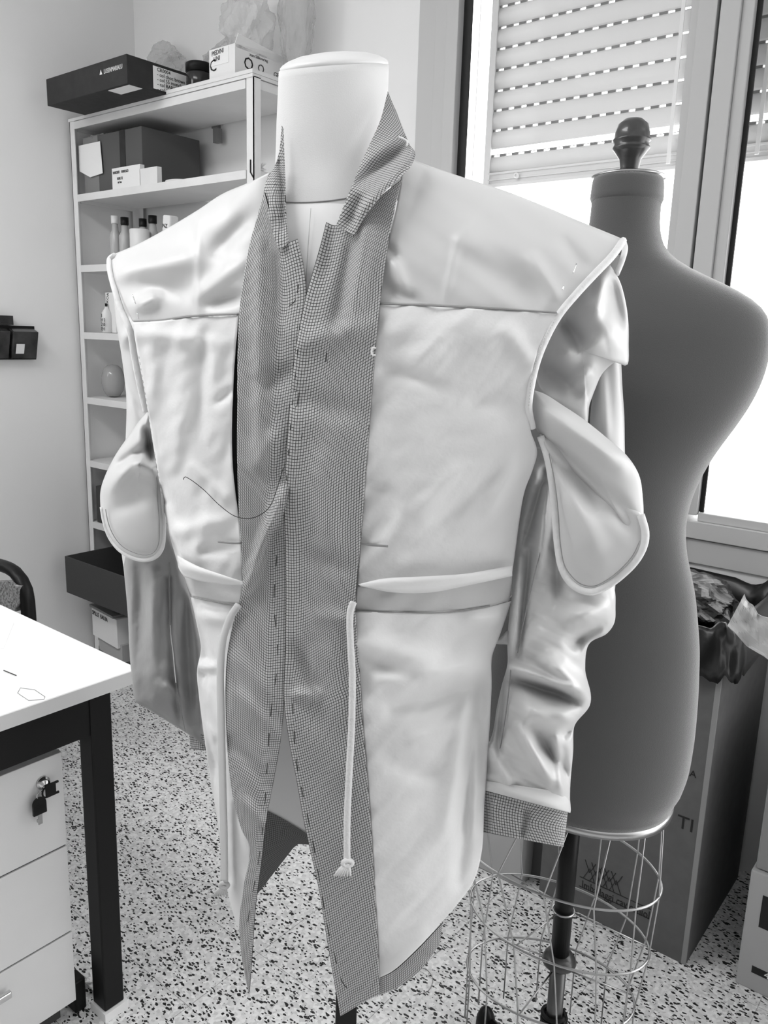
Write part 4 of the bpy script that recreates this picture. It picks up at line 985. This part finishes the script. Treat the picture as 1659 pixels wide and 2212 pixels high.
# collar
panel('collar', 'check', [(838, 198), (845, 216), (852, 232), (858, 245)], [(727, 486), (740, 494), (752, 503), (763, 511)], [(838, 198), (822, 260), (800, 310), (775, 365), (755, 415), (740, 452), (727, 486)],
      [(858, 245), (876, 292), (884, 312), (897, 330), (888, 358), (862, 385), (830, 415), (790, 465), (763, 511)], .016,
      folds=[(880, 310, 770, 400, 9, -.007), (895, 335, 780, 460, 12, .008), (850, 310, 790, 350, 12, .005), (780, 430, 750, 490, 10, -.004)], step=3.5, parent=jk, shear=.4,
      Wfun=lambda s, z: np.where(z > 1.56, np.maximum(Wf(s, z), 0) * 0 + np.interp(z, [1.50, 1.56, 1.60, 1.66, 1.75], [.112, .088, .05, .012, -.02]), Wf(s, z)))
panel('collar', 'check', [(609, 272), (610.5, 275), (612, 280)], [(604, 541), (612, 536), (624, 523)], [(609, 272), (603, 330), (592, 362), (573, 400), (571, 432), (583, 470), (592, 510), (604, 541)],
      [(612, 280), (614, 340), (616, 400), (617, 450), (620, 490), (624, 523)], .012,
      folds=[(596, 370, 590, 470, 8, .005), (603, 350, 612, 500, 5, -.004)], step=3, parent=jk, shear=.3,
      Wfun=lambda s, z: np.where(z > 1.50, np.interp(z, [1.50, 1.54, 1.60, 1.66, 1.75], [.112, .098, .075, .055, .045]), Wf(s, z)))
line('collar_edge', 'threadl', [(862, 296), (872, 300), (880, 306), (878, 316)], .0012, .03, jk, n=12, Wfun=lambda s, z: np.zeros_like(s) + .03)
# right side of the picture -------------------------------------------------
panel('shoulder_yoke', 'satin', [(872, 338), (930, 360), (1000, 384), (1090, 413), (1170, 444), (1250, 478), (1348, 518)], [(815, 657), (900, 659), (1000, 664), (1100, 669), (1207, 676)],
      [(872, 338), (858, 440), (835, 540), (815, 657)], [(1348, 518), (1325, 548), (1285, 590), (1245, 632), (1207, 676)], 0,
      folds=[(1060, 430, 990, 520, 9, .0015), (990, 520, 960, 655, 9, .0015), (850, 560, 880, 640, 14, .004), (835, 530, 860, 560, 10, -.004), (830, 620, 900, 650, 14, -.004), (1040, 560, 1180, 660, 34, -.006), (1150, 560, 1210, 650, 14, .004), (1220, 520, 1270, 590, 16, -.004), (1000, 500, 1100, 600, 30, .003)], wr=[(60, .002, 41, .7)], parent=jk)
panel('front_panel', 'cotton', [(818, 659), (900, 661), (1000, 666), (1100, 671), (1207, 678)], [(772, 1262), (850, 1268), (960, 1255), (1106, 1236)],
      [(818, 659), (808, 760), (799, 880), (791, 990), (782, 1110), (775, 1200), (772, 1262)], [(1207, 678), (1178, 720), (1158, 770), (1144, 830), (1138, 880), (1146, 930), (1160, 975), (1150, 1015), (1133, 1060), (1122, 1120), (1114, 1180), (1106, 1236)], .004,
      folds=[(850, 700, 1150, 720, 40, .003), (830, 800, 950, 830, 14, -.004), (950, 740, 880, 800, 30, .003), (1000, 860, 1120, 880, 30, -.003), (900, 1100, 1000, 1000, 20, .003), (960, 1120, 1080, 1010, 26, -.003), (800, 1180, 860, 1100, 14, .004), (790, 1050, 840, 1060, 12, -.003), (1060, 1100, 1120, 980, 20, .004), (1100, 720, 1160, 800, 20, .004)],
      wr=[(38, .0022, 51, -.6), (14, .0008, 52, -.8)], parent=jk)
panel('waist_tuck', 'cotton', [(774, 1262), (830, 1250), (900, 1246), (1000, 1240), (1106, 1222)], [(780, 1266), (850, 1279), (930, 1279), (1020, 1262), (1106, 1244)], [(774, 1262), (780, 1266)], [(1106, 1222), (1106, 1244)], .016,
      folds=[(800, 1264, 1100, 1240, 12, .006)], parent=jk)
panel('waist_tape', 'band', [(770, 1266), (850, 1270), (960, 1268), (1106, 1240)], [(765, 1319), (850, 1322), (960, 1322), (1062, 1308), (1100, 1296)], [(770, 1266), (765, 1319)], [(1106, 1240), (1104, 1270), (1100, 1296)], .002,
      wr=[(20, .0018, 6, -.1)], parent=jk, plabel='grey waist tape between the white panels')
panel('skirt_panel', 'cotton', [(765, 1320), (850, 1323), (960, 1323), (1060, 1309), (1104, 1298)], [(820, 2112), (850, 2096), (900, 2050), (955, 1990), (960, 1985)],
      [(765, 1320), (768, 1380), (775, 1460), (783, 1560), (793, 1680), (802, 1800), (809, 1920), (815, 2020), (820, 2112)],
      [(1104, 1298), (1080, 1370), (1062, 1420), (1062, 1480), (1058, 1560), (1052, 1650), (1046, 1740), (1040, 1840), (1022, 1905), (990, 1950), (960, 1985)], .003,
      folds=[(780, 1390, 950, 1430, 26, .006), (820, 1470, 1040, 1440, 22, .008), (790, 1430, 900, 1465, 14, -.005), (850, 1530, 1050, 1480, 20, -.006), (960, 1400, 1060, 1360, 22, -.004), (1020, 1340, 1090, 1330, 14, .004), (1040, 1480, 990, 1900, 16, -.008), (1010, 1520, 960, 1800, 18, .005), (900, 1600, 1000, 1560, 20, .004), (850, 1650, 960, 1680, 24, -.004), (1030, 1560, 1020, 1800, 9, .006), (860, 2090, 930, 2000, 20, .003), (880, 1900, 980, 1750, 30, .003)],
      wr=[(42, .0026, 61, -.5), (15, .0008, 62, -.6)], parent=jk)
panel('hem_facing', 'check', [(820, 2112), (850, 2097), (900, 2052), (957, 1992)], [(820, 2150), (860, 2132), (905, 2098), (950, 2040)], [(820, 2112), (820, 2150)], [(957, 1992), (953, 2018), (950, 2040)], .001, step=3.5, parent=jk)

# seams, bindings, tapes, threads ------------------------------------------------
line('panel_seam', 'seam', [(289, 694), (340, 693), (420, 683), (514, 679)], .0009, .005, jk)
line('panel_seam', 'seam', [(821, 657), (900, 659), (1000, 664), (1100, 669), (1203, 676)], .0009, .006, jk)
line('panel_seam', 'seam', [(418, 1290), (450, 1297), (480, 1303), (514, 1307)], .0008, .005, jk)
line('panel_seam', 'seam', [(768, 1320), (850, 1323), (960, 1323), (1058, 1309)], .0008, .006, jk)
line('armhole_binding', 'pipe', [(248, 552), (238, 560), (237, 578), (248, 625), (262, 670), (280, 712), (290, 770), (303, 835), (316, 890)], .0042, .003, jk, n=90, seg=8)
line('armhole_binding', 'pipe', [(1346, 520), (1325, 550), (1285, 592), (1245, 635), (1208, 680), (1180, 730), (1160, 780), (1147, 835), (1142, 880), (1150, 925)], .0042, .002, jk, n=90, seg=8)
line('armhole_binding', 'pipe', [(1346, 518), (1350, 536), (1344, 562), (1332, 592)], .0035, -.05, jk, n=30, seg=8, plabel='back edge of the armhole')
for a in ([(472, 1170), (500, 1173), (520, 1173)], [(776, 1174), (800, 1177), (838, 1180)]):
    line('buttonhole', 'seam', a, .0016, .0095, jk, n=14)
line('loose_thread', 'thread', [(396, 1036), (399, 1030), (410, 1035), (440, 1058), (475, 1092), (510, 1116), (545, 1119), (580, 1098), (600, 1050), (612, 1010)], .0005, .016, jk, n=80, plabel='long dark loose thread')
line('hanger_loop', 'threadl', [(812, 752), (805, 751), (804, 766), (811, 767)], .0010, .014, jk, n=20)
for x1, y1, x2, y2 in ((286, 636, 293, 656), (296, 676, 300, 690), (1245, 570, 1238, 590), (1218, 618, 1215, 626)):
    line('pin', 'pin', [(x1, y1), (x2, y2)], .0007, .012, jk, n=6)
def dashes(pts, off, n, duty=.6, rr=.0006, m='thread', name='basting_stitch', par=None):
    S_ = spline(pts, 400); mb = MB()
    for i in range(n):
        a = int(400 * i / n); b__ = int(400 * (i + duty) / n) ; q_ = S_[a:b__:max(1, (b__ - a) // 4)]
        P_ = solve(q_[:, 0], q_[:, 1], np.full(len(q_), off)); mb.tube([tuple(p) for p in P_], rr, 4)
    return mb.build(name, m, par or jk)
_dashes = dashes
def dashes(pts, off, n, duty=.6, rr=.0006, m='thread', name='basting_stitch', par=None):
    if name != 'basting_stitch': return _dashes(pts, off, n, duty, rr, m, name)
    S_ = spline(pts, 400)
    for i in range(n):
        a = int(400 * i / n); b__ = int(400 * (i + duty) / n); _dashes([tuple(p) for p in S_[a:b__:max(1, (b__ - a) // 6)]], off, 1, 1, rr, m, name, fcL if off < .0135 else fcR)
dashes([(598, 1200), (592, 1300), (600, 1420), (585, 1540), (578, 1640), (572, 1740), (560, 1850), (540, 1960), (530, 2030)], .0125, 13)
dashes([(632, 1520), (640, 1640), (655, 1720), (672, 1800), (690, 1900), (705, 1990), (722, 2060), (745, 2130), (780, 2150)], .0175, 11)
dashes([(648, 700), (640, 790), (632, 870), (626, 940), (620, 1020), (618, 1080)], .018, 7, .35)
dashes([(625, 660), (636, 652), (648, 600)], .013, 2, .8); dashes([(706, 762), (702, 800)], .017, 1, .7); dashes([(653, 935), (650, 958)], .017, 1, .9)
dashes([(300, 770), (318, 880), (334, 980), (352, 1080)], .008, 24, .5, .0005, 'band', 'edge_stitching')
dashes([(1200, 690), (1170, 745), (1150, 810), (1142, 880)], .009, 30, .5, .0005, 'band', 'edge_stitching')
dashes([(812, 680), (800, 880), (784, 1110), (776, 1240)], .007, 60, .5, .0004, 'band', 'edge_stitching')
# drawstrings
def ribbon(name, m, pts, off, wpx, n=90):
    S_ = spline(pts, n); T_ = np.gradient(S_, axis=0); T_ /= np.linalg.norm(T_, axis=1)[:, None]; N_ = np.stack([-T_[:, 1], T_[:, 0]], 1)
    PX = S_[:, 0][:, None] + N_[:, 0][:, None] * np.linspace(-wpx, wpx, 5)[None]; PY = S_[:, 1][:, None] + N_[:, 1][:, None] * np.linspace(-wpx, wpx, 5)[None]
    P = solve(PX, PY, off + .002 * (1 - np.linspace(-1, 1, 5) ** 2)[None] * np.ones_like(PX)); return grid_mesh(name, P, m, jk, solid=.002, uvs=1)
ribbon('drawstring', 'band', [(516, 1306), (500, 1330), (484, 1375), (477, 1440), (478, 1550), (481, 1680), (484, 1800), (485, 1905)], .012, 7)
ribbon('drawstring', 'tapecord', [(764, 1300), (757, 1320), (757, 1380), (761, 1450), (760, 1560), (754, 1680), (750, 1780), (750, 1862)], .020, 6.5)
def knot(px, py, off, m):
    P = solve(np.array([px * 1.]), np.array([py * 1.]), np.array([off]))[0]; q_ = MB()
    q_.tube([tuple(P + np.array([.006 * math.cos(t) * uvec[0], .006 * math.cos(t) * uvec[1], .004 * math.sin(t)])) for t in np.linspace(0, 2 * PI, 14)[:-1]], .0032, 8, closed=True)
    for k in range(7):
        a = (k - 3) * .22 - .45; q_.tube([tuple(P), tuple(P + uvec * math.sin(a) * .012 + np.array([0, 0, -.010])), tuple(P + uvec * math.sin(a) * .019 + np.array([0, 0, -.019]))], [.003, .0022, .0012], 6)
    q_.build('drawstring_knot', m, jk, smooth=True)
knot(751, 1864, .022, 'tapecord'); knot(484, 1912, .014, 'band')

# sleeves ------------------------------------------------------------------
# picture left: upper part behind the armhole, stitched sleeve head lobe, long grey lower sleeve
tube_rows('sleeve_cap', 'satinS', [(244, 575), (247, 640), (252, 700), (262, 760), (270, 820), (274, 870), (272, 950), (268, 1040), (262, 1120), (262, 1180), (268, 1230)], [(300, 600), (310, 680), (318, 760), (326, 840), (334, 900), (342, 980), (350, 1060), (356, 1120), (362, 1170), (372, 1200), (385, 1230)], [-.045, -.05, -.06, -.06, -.06], [.02, .035, .04, .04, .035], jk,
          folds=[(262, 740, 300, 700, 14, .008), (262, 800, 310, 900, 12, -.006)], wr=[(30, .003, 71, 1.3)])
slG = tube_rows('sleeve', 'satinG', [(262, 1150), (266, 1210), (272, 1270), (277, 1330), (280, 1400), (284, 1450), (290, 1495), (294, 1515), (318, 1530), (360, 1556), (412, 1588)],
          [(362, 1130), (385, 1200), (398, 1250), (412, 1300), (424, 1350), (433, 1400), (432, 1450), (432, 1500), (436, 1550), (440, 1590), (450, 1616)], [-.06, -.06, -.07, -.08, -.08], [.035, .045, .045, .04, .02], jk,
          folds=[(300, 1230, 305, 1400, 14, -.008), (330, 1240, 335, 1500, 16, .008), (365, 1250, 372, 1450, 7, -.006), (372, 1450, 390, 1560, 8, -.006), (350, 1480, 385, 1500, 14, .010), (400, 1300, 415, 1560, 14, -.010), (300, 1460, 380, 1450, 22, .004)], wr=[(34, .004, 72, 1.5), (12, .001, 73, 1.5)], plabel='grey lower sleeve hanging below the padded lobe')
tube_rows('sleeve_cuff', 'check', [(410, 1582), (411, 1600), (413, 1618)], [(448, 1590), (449, 1605), (450, 1622)], -.08, .018, slG, n=12, nu=16)
lobeL = [(322, 885), (300, 910), (275, 945), (248, 985), (226, 1030), (217, 1060), (217, 1095), (222, 1130), (235, 1165), (256, 1192), (285, 1208), (315, 1213), (338, 1205), (352, 1185), (356, 1150), (353, 1100), (348, 1040), (338, 970), (330, 920)]
lbL = pad('sleeve_head_lobe', 'satinS', lobeL, .0, .030, jk, folds=[(240, 1050, 300, 980, 18, .008), (262, 1000, 330, 960, 12, -.010), (318, 930, 330, 1000, 10, -.016), (290, 1000, 345, 1020, 14, .010), (250, 1100, 330, 1060, 20, -.004)], expo=.62)
def edge_pipe(pts, g, r, m='pipe', name='lobe_binding', parent=None):
    S_ = spline(pts, 80); P = plane_pts(S_[:, 0], S_[:, 1], g); return MB().tube([tuple(p) for p in P], r, 8).build(name, m, parent or jk, smooth=True)
edge_pipe([(221, 1095), (226, 1125), (238, 1160), (258, 1186), (285, 1203), (315, 1209), (336, 1202), (349, 1184), (353, 1150), (350, 1090), (345, 1020)], .006, .0040, parent=lbL)
edge_pipe([(228, 1100), (234, 1130), (246, 1158), (264, 1180), (290, 1194), (315, 1199), (332, 1193), (342, 1176), (344, 1140), (341, 1080), (338, 1000)], .018, .0006, 'seam', 'lobe_stitching', lbL)
edge_pipe([(368, 1350), (370, 1380), (374, 1410), (377, 1445), (380, 1475)], -.030, .0009, 'threadl', 'sleeve_thread', slG)
edge_pipe([(366, 1215), (367, 1300), (368, 1350)], -.024, .0008, 'seam', 'sleeve_seam', slG); edge_pipe([(380, 1475), (390, 1530), (400, 1580)], -.036, .0008, 'seam', 'sleeve_seam', slG)

# picture right: sleeve cap, back strip, roll, lobe, ruched lower sleeve
tube_rows('sleeve_back', 'satinS', [(1285, 780), (1282, 840), (1276, 900), (1274, 960), (1272, 1040), (1275, 1120), (1280, 1200), (1275, 1290)], [(1340, 780), (1343, 840), (1347, 900), (1348, 960), (1349, 1010), (1347, 1080), (1335, 1200), (1325, 1290)], [-.05, -.05, -.04], [.028, .028, .03], jk, folds=[(1300, 800, 1310, 960, 12, .005)], wr=[(26, .003, 81, 1.5)])
pad('sleeve_cap', 'satinS', [(1318, 572), (1338, 605), (1350, 645), (1357, 690), (1358, 740), (1354, 790), (1332, 782), (1302, 806), (1286, 840), (1272, 880), (1264, 930), (1240, 930), (1190, 900), (1150, 880), (1142, 840), (1152, 790), (1172, 740), (1205, 680), (1245, 630), (1285, 590)],
    .0, .038, jk, folds=[(1300, 590, 1290, 680, 12, .010), (1325, 610, 1345, 700, 12, -.008), (1260, 640, 1330, 740, 26, .012), (1220, 690, 1260, 760, 18, -.014), (1210, 760, 1310, 740, 24, .010), (1180, 800, 1260, 850, 22, -.010), (1230, 840, 1280, 800, 16, .006), (1160, 850, 1240, 890, 18, .004)], wr=[(40, .004, 82, .8)], expo=.55)
pad('sleeve_roll', 'satinS', [(1150, 842), (1175, 850), (1215, 875), (1260, 905), (1310, 945), (1355, 985), (1380, 1025), (1388, 1070), (1388, 1130), (1370, 1165), (1335, 1120), (1290, 1070), (1240, 1020), (1195, 970), (1160, 930), (1148, 890)],
    .062, .030, jk, folds=[(1170, 880, 1340, 1000, 22, .010), (1200, 960, 1360, 1110, 16, -.006)], expo=.6)
lobeR = [(1164, 936), (1200, 950), (1250, 985), (1300, 1035), (1350, 1085), (1385, 1110), (1396, 1150), (1394, 1180), (1375, 1215), (1345, 1245), (1315, 1268), (1280, 1282), (1250, 1276), (1228, 1258), (1214, 1230), (1206, 1190), (1200, 1130), (1194, 1060), (1184, 1000)]
lbR = pad('sleeve_head_lobe', 'satinS', lobeR, .072, .020, jk, folds=[(1200, 970, 1300, 1100, 22, -.012), (1280, 1030, 1370, 1150, 20, -.006), (1220, 1060, 1300, 1200, 30, .006), (1180, 960, 1230, 1010, 10, .006)], expo=.6)
edge_pipe([(1168, 942), (1182, 985), (1192, 1040), (1199, 1110), (1205, 1180), (1214, 1228), (1230, 1256), (1252, 1273), (1280, 1278), (1314, 1264), (1345, 1241), (1374, 1211), (1391, 1178), (1394, 1150), (1384, 1112)], .078, .0044, parent=lbR)
edge_pipe([(1186, 980), (1198, 1040), (1206, 1110), (1211, 1180), (1220, 1222), (1236, 1246), (1256, 1262), (1282, 1266), (1312, 1252), (1342, 1228), (1368, 1198), (1382, 1168)], .094, .0006, 'seam', 'lobe_stitching', lbR)
SL_L = [(1158, 968), (1146, 1030), (1130, 1100), (1115, 1188), (1108, 1270), (1100, 1340), (1097, 1390), (1097, 1435), (1085, 1480), (1074, 1530), (1066, 1580), (1053, 1620), (1052, 1650), (1046, 1680), (1047, 1702)]
SL_R = [(1200, 968), (1225, 1060), (1260, 1160), (1310, 1240), (1326, 1275), (1328, 1315), (1326, 1345), (1310, 1368), (1272, 1390), (1262, 1450), (1274, 1520), (1240, 1568), (1236, 1630), (1230, 1700), (1229, 1752)]
SLF = [(1180, 1020, 1130, 1190, 12, -.010), (1180, 1060, 1165, 1240, 10, .014), (1200, 1120, 1205, 1300, 12, -.008), (1120, 1200, 1110, 1400, 10, .010), (1145, 1190, 1120, 1420, 8, -.010),
       (1230, 1330, 1320, 1310, 26, .014), (1150, 1350, 1260, 1390, 40, .006), (1240, 1390, 1300, 1350, 14, -.012), (1100, 1438, 1250, 1492, 9, .016), (1190, 1430, 1268, 1500, 18, .020), (1110, 1470, 1240, 1512, 14, -.020),
       (1150, 1540, 1250, 1550, 24, .012), (1130, 1500, 1160, 1620, 22, .008), (1220, 1585, 1260, 1565, 10, -.014), (1120, 1570, 1200, 1700, 14, .014), (1150, 1570, 1230, 1680, 14, -.010), (1090, 1450, 1075, 1640, 9, -.008), (1060, 1620, 1100, 1690, 12, .010), (1200, 1600, 1215, 1720, 10, .008)]
slR = tube_rows('sleeve', 'satinS', SL_L, SL_R, [.0, .005, .02, .03, .035, .04], [.02, .032, .036, .040, .036, .034], jk, folds=SLF, wr=[(34, .005, 83, .7), (14, .0012, 84, .7)], n=200, nu=64)
tube_rows('sleeve_hem', 'bandS', [(1045, 1686), (1044, 1696), (1045, 1706)], [(1222, 1712), (1229, 1735), (1231, 1756)], .04, .0375, slR, n=14, folds=[(1060, 1700, 1220, 1750, 14, .004)])
tube_rows('sleeve_cuff', 'check', [(1044, 1700), (1043, 1750), (1043, 1797)], [(1226, 1748), (1221, 1790), (1216, 1829)], .04, .028, slR, n=40, nu=64, folds=[(1138, 1750, 1130, 1810, 7, -.005), (1070, 1720, 1066, 1790, 8, .003)])
pad('sleeve_gusset', 'satinS', [(1060, 1387), (1080, 1378), (1098, 1362), (1102, 1392), (1090, 1392), (1072, 1391)], .035, .006, jk)
dashes_ = [(1060, 1640), (1066, 1655), (1070, 1672)]
edge_pipe([(1104, 1440), (1098, 1500), (1090, 1560), (1080, 1620)], .062, .0007, 'seam', 'sleeve_seam', slR)
edge_pipe([(1168, 1190), (1150, 1260), (1132, 1340), (1118, 1410)], .066, .0007, 'seam', 'sleeve_seam', slR)

# small hair-like threads on the floor
tag(MB().tube([tuple(atz(x, y, .0012)) for x, y in spline([(893, 2150), (925, 2140), (935, 2115), (918, 2092), (900, 2095)], 30)], .0007, 5).build('floor_thread', 'seam', None), 'curled grey thread lying on the terrazzo near the jacket hem', 'thread')
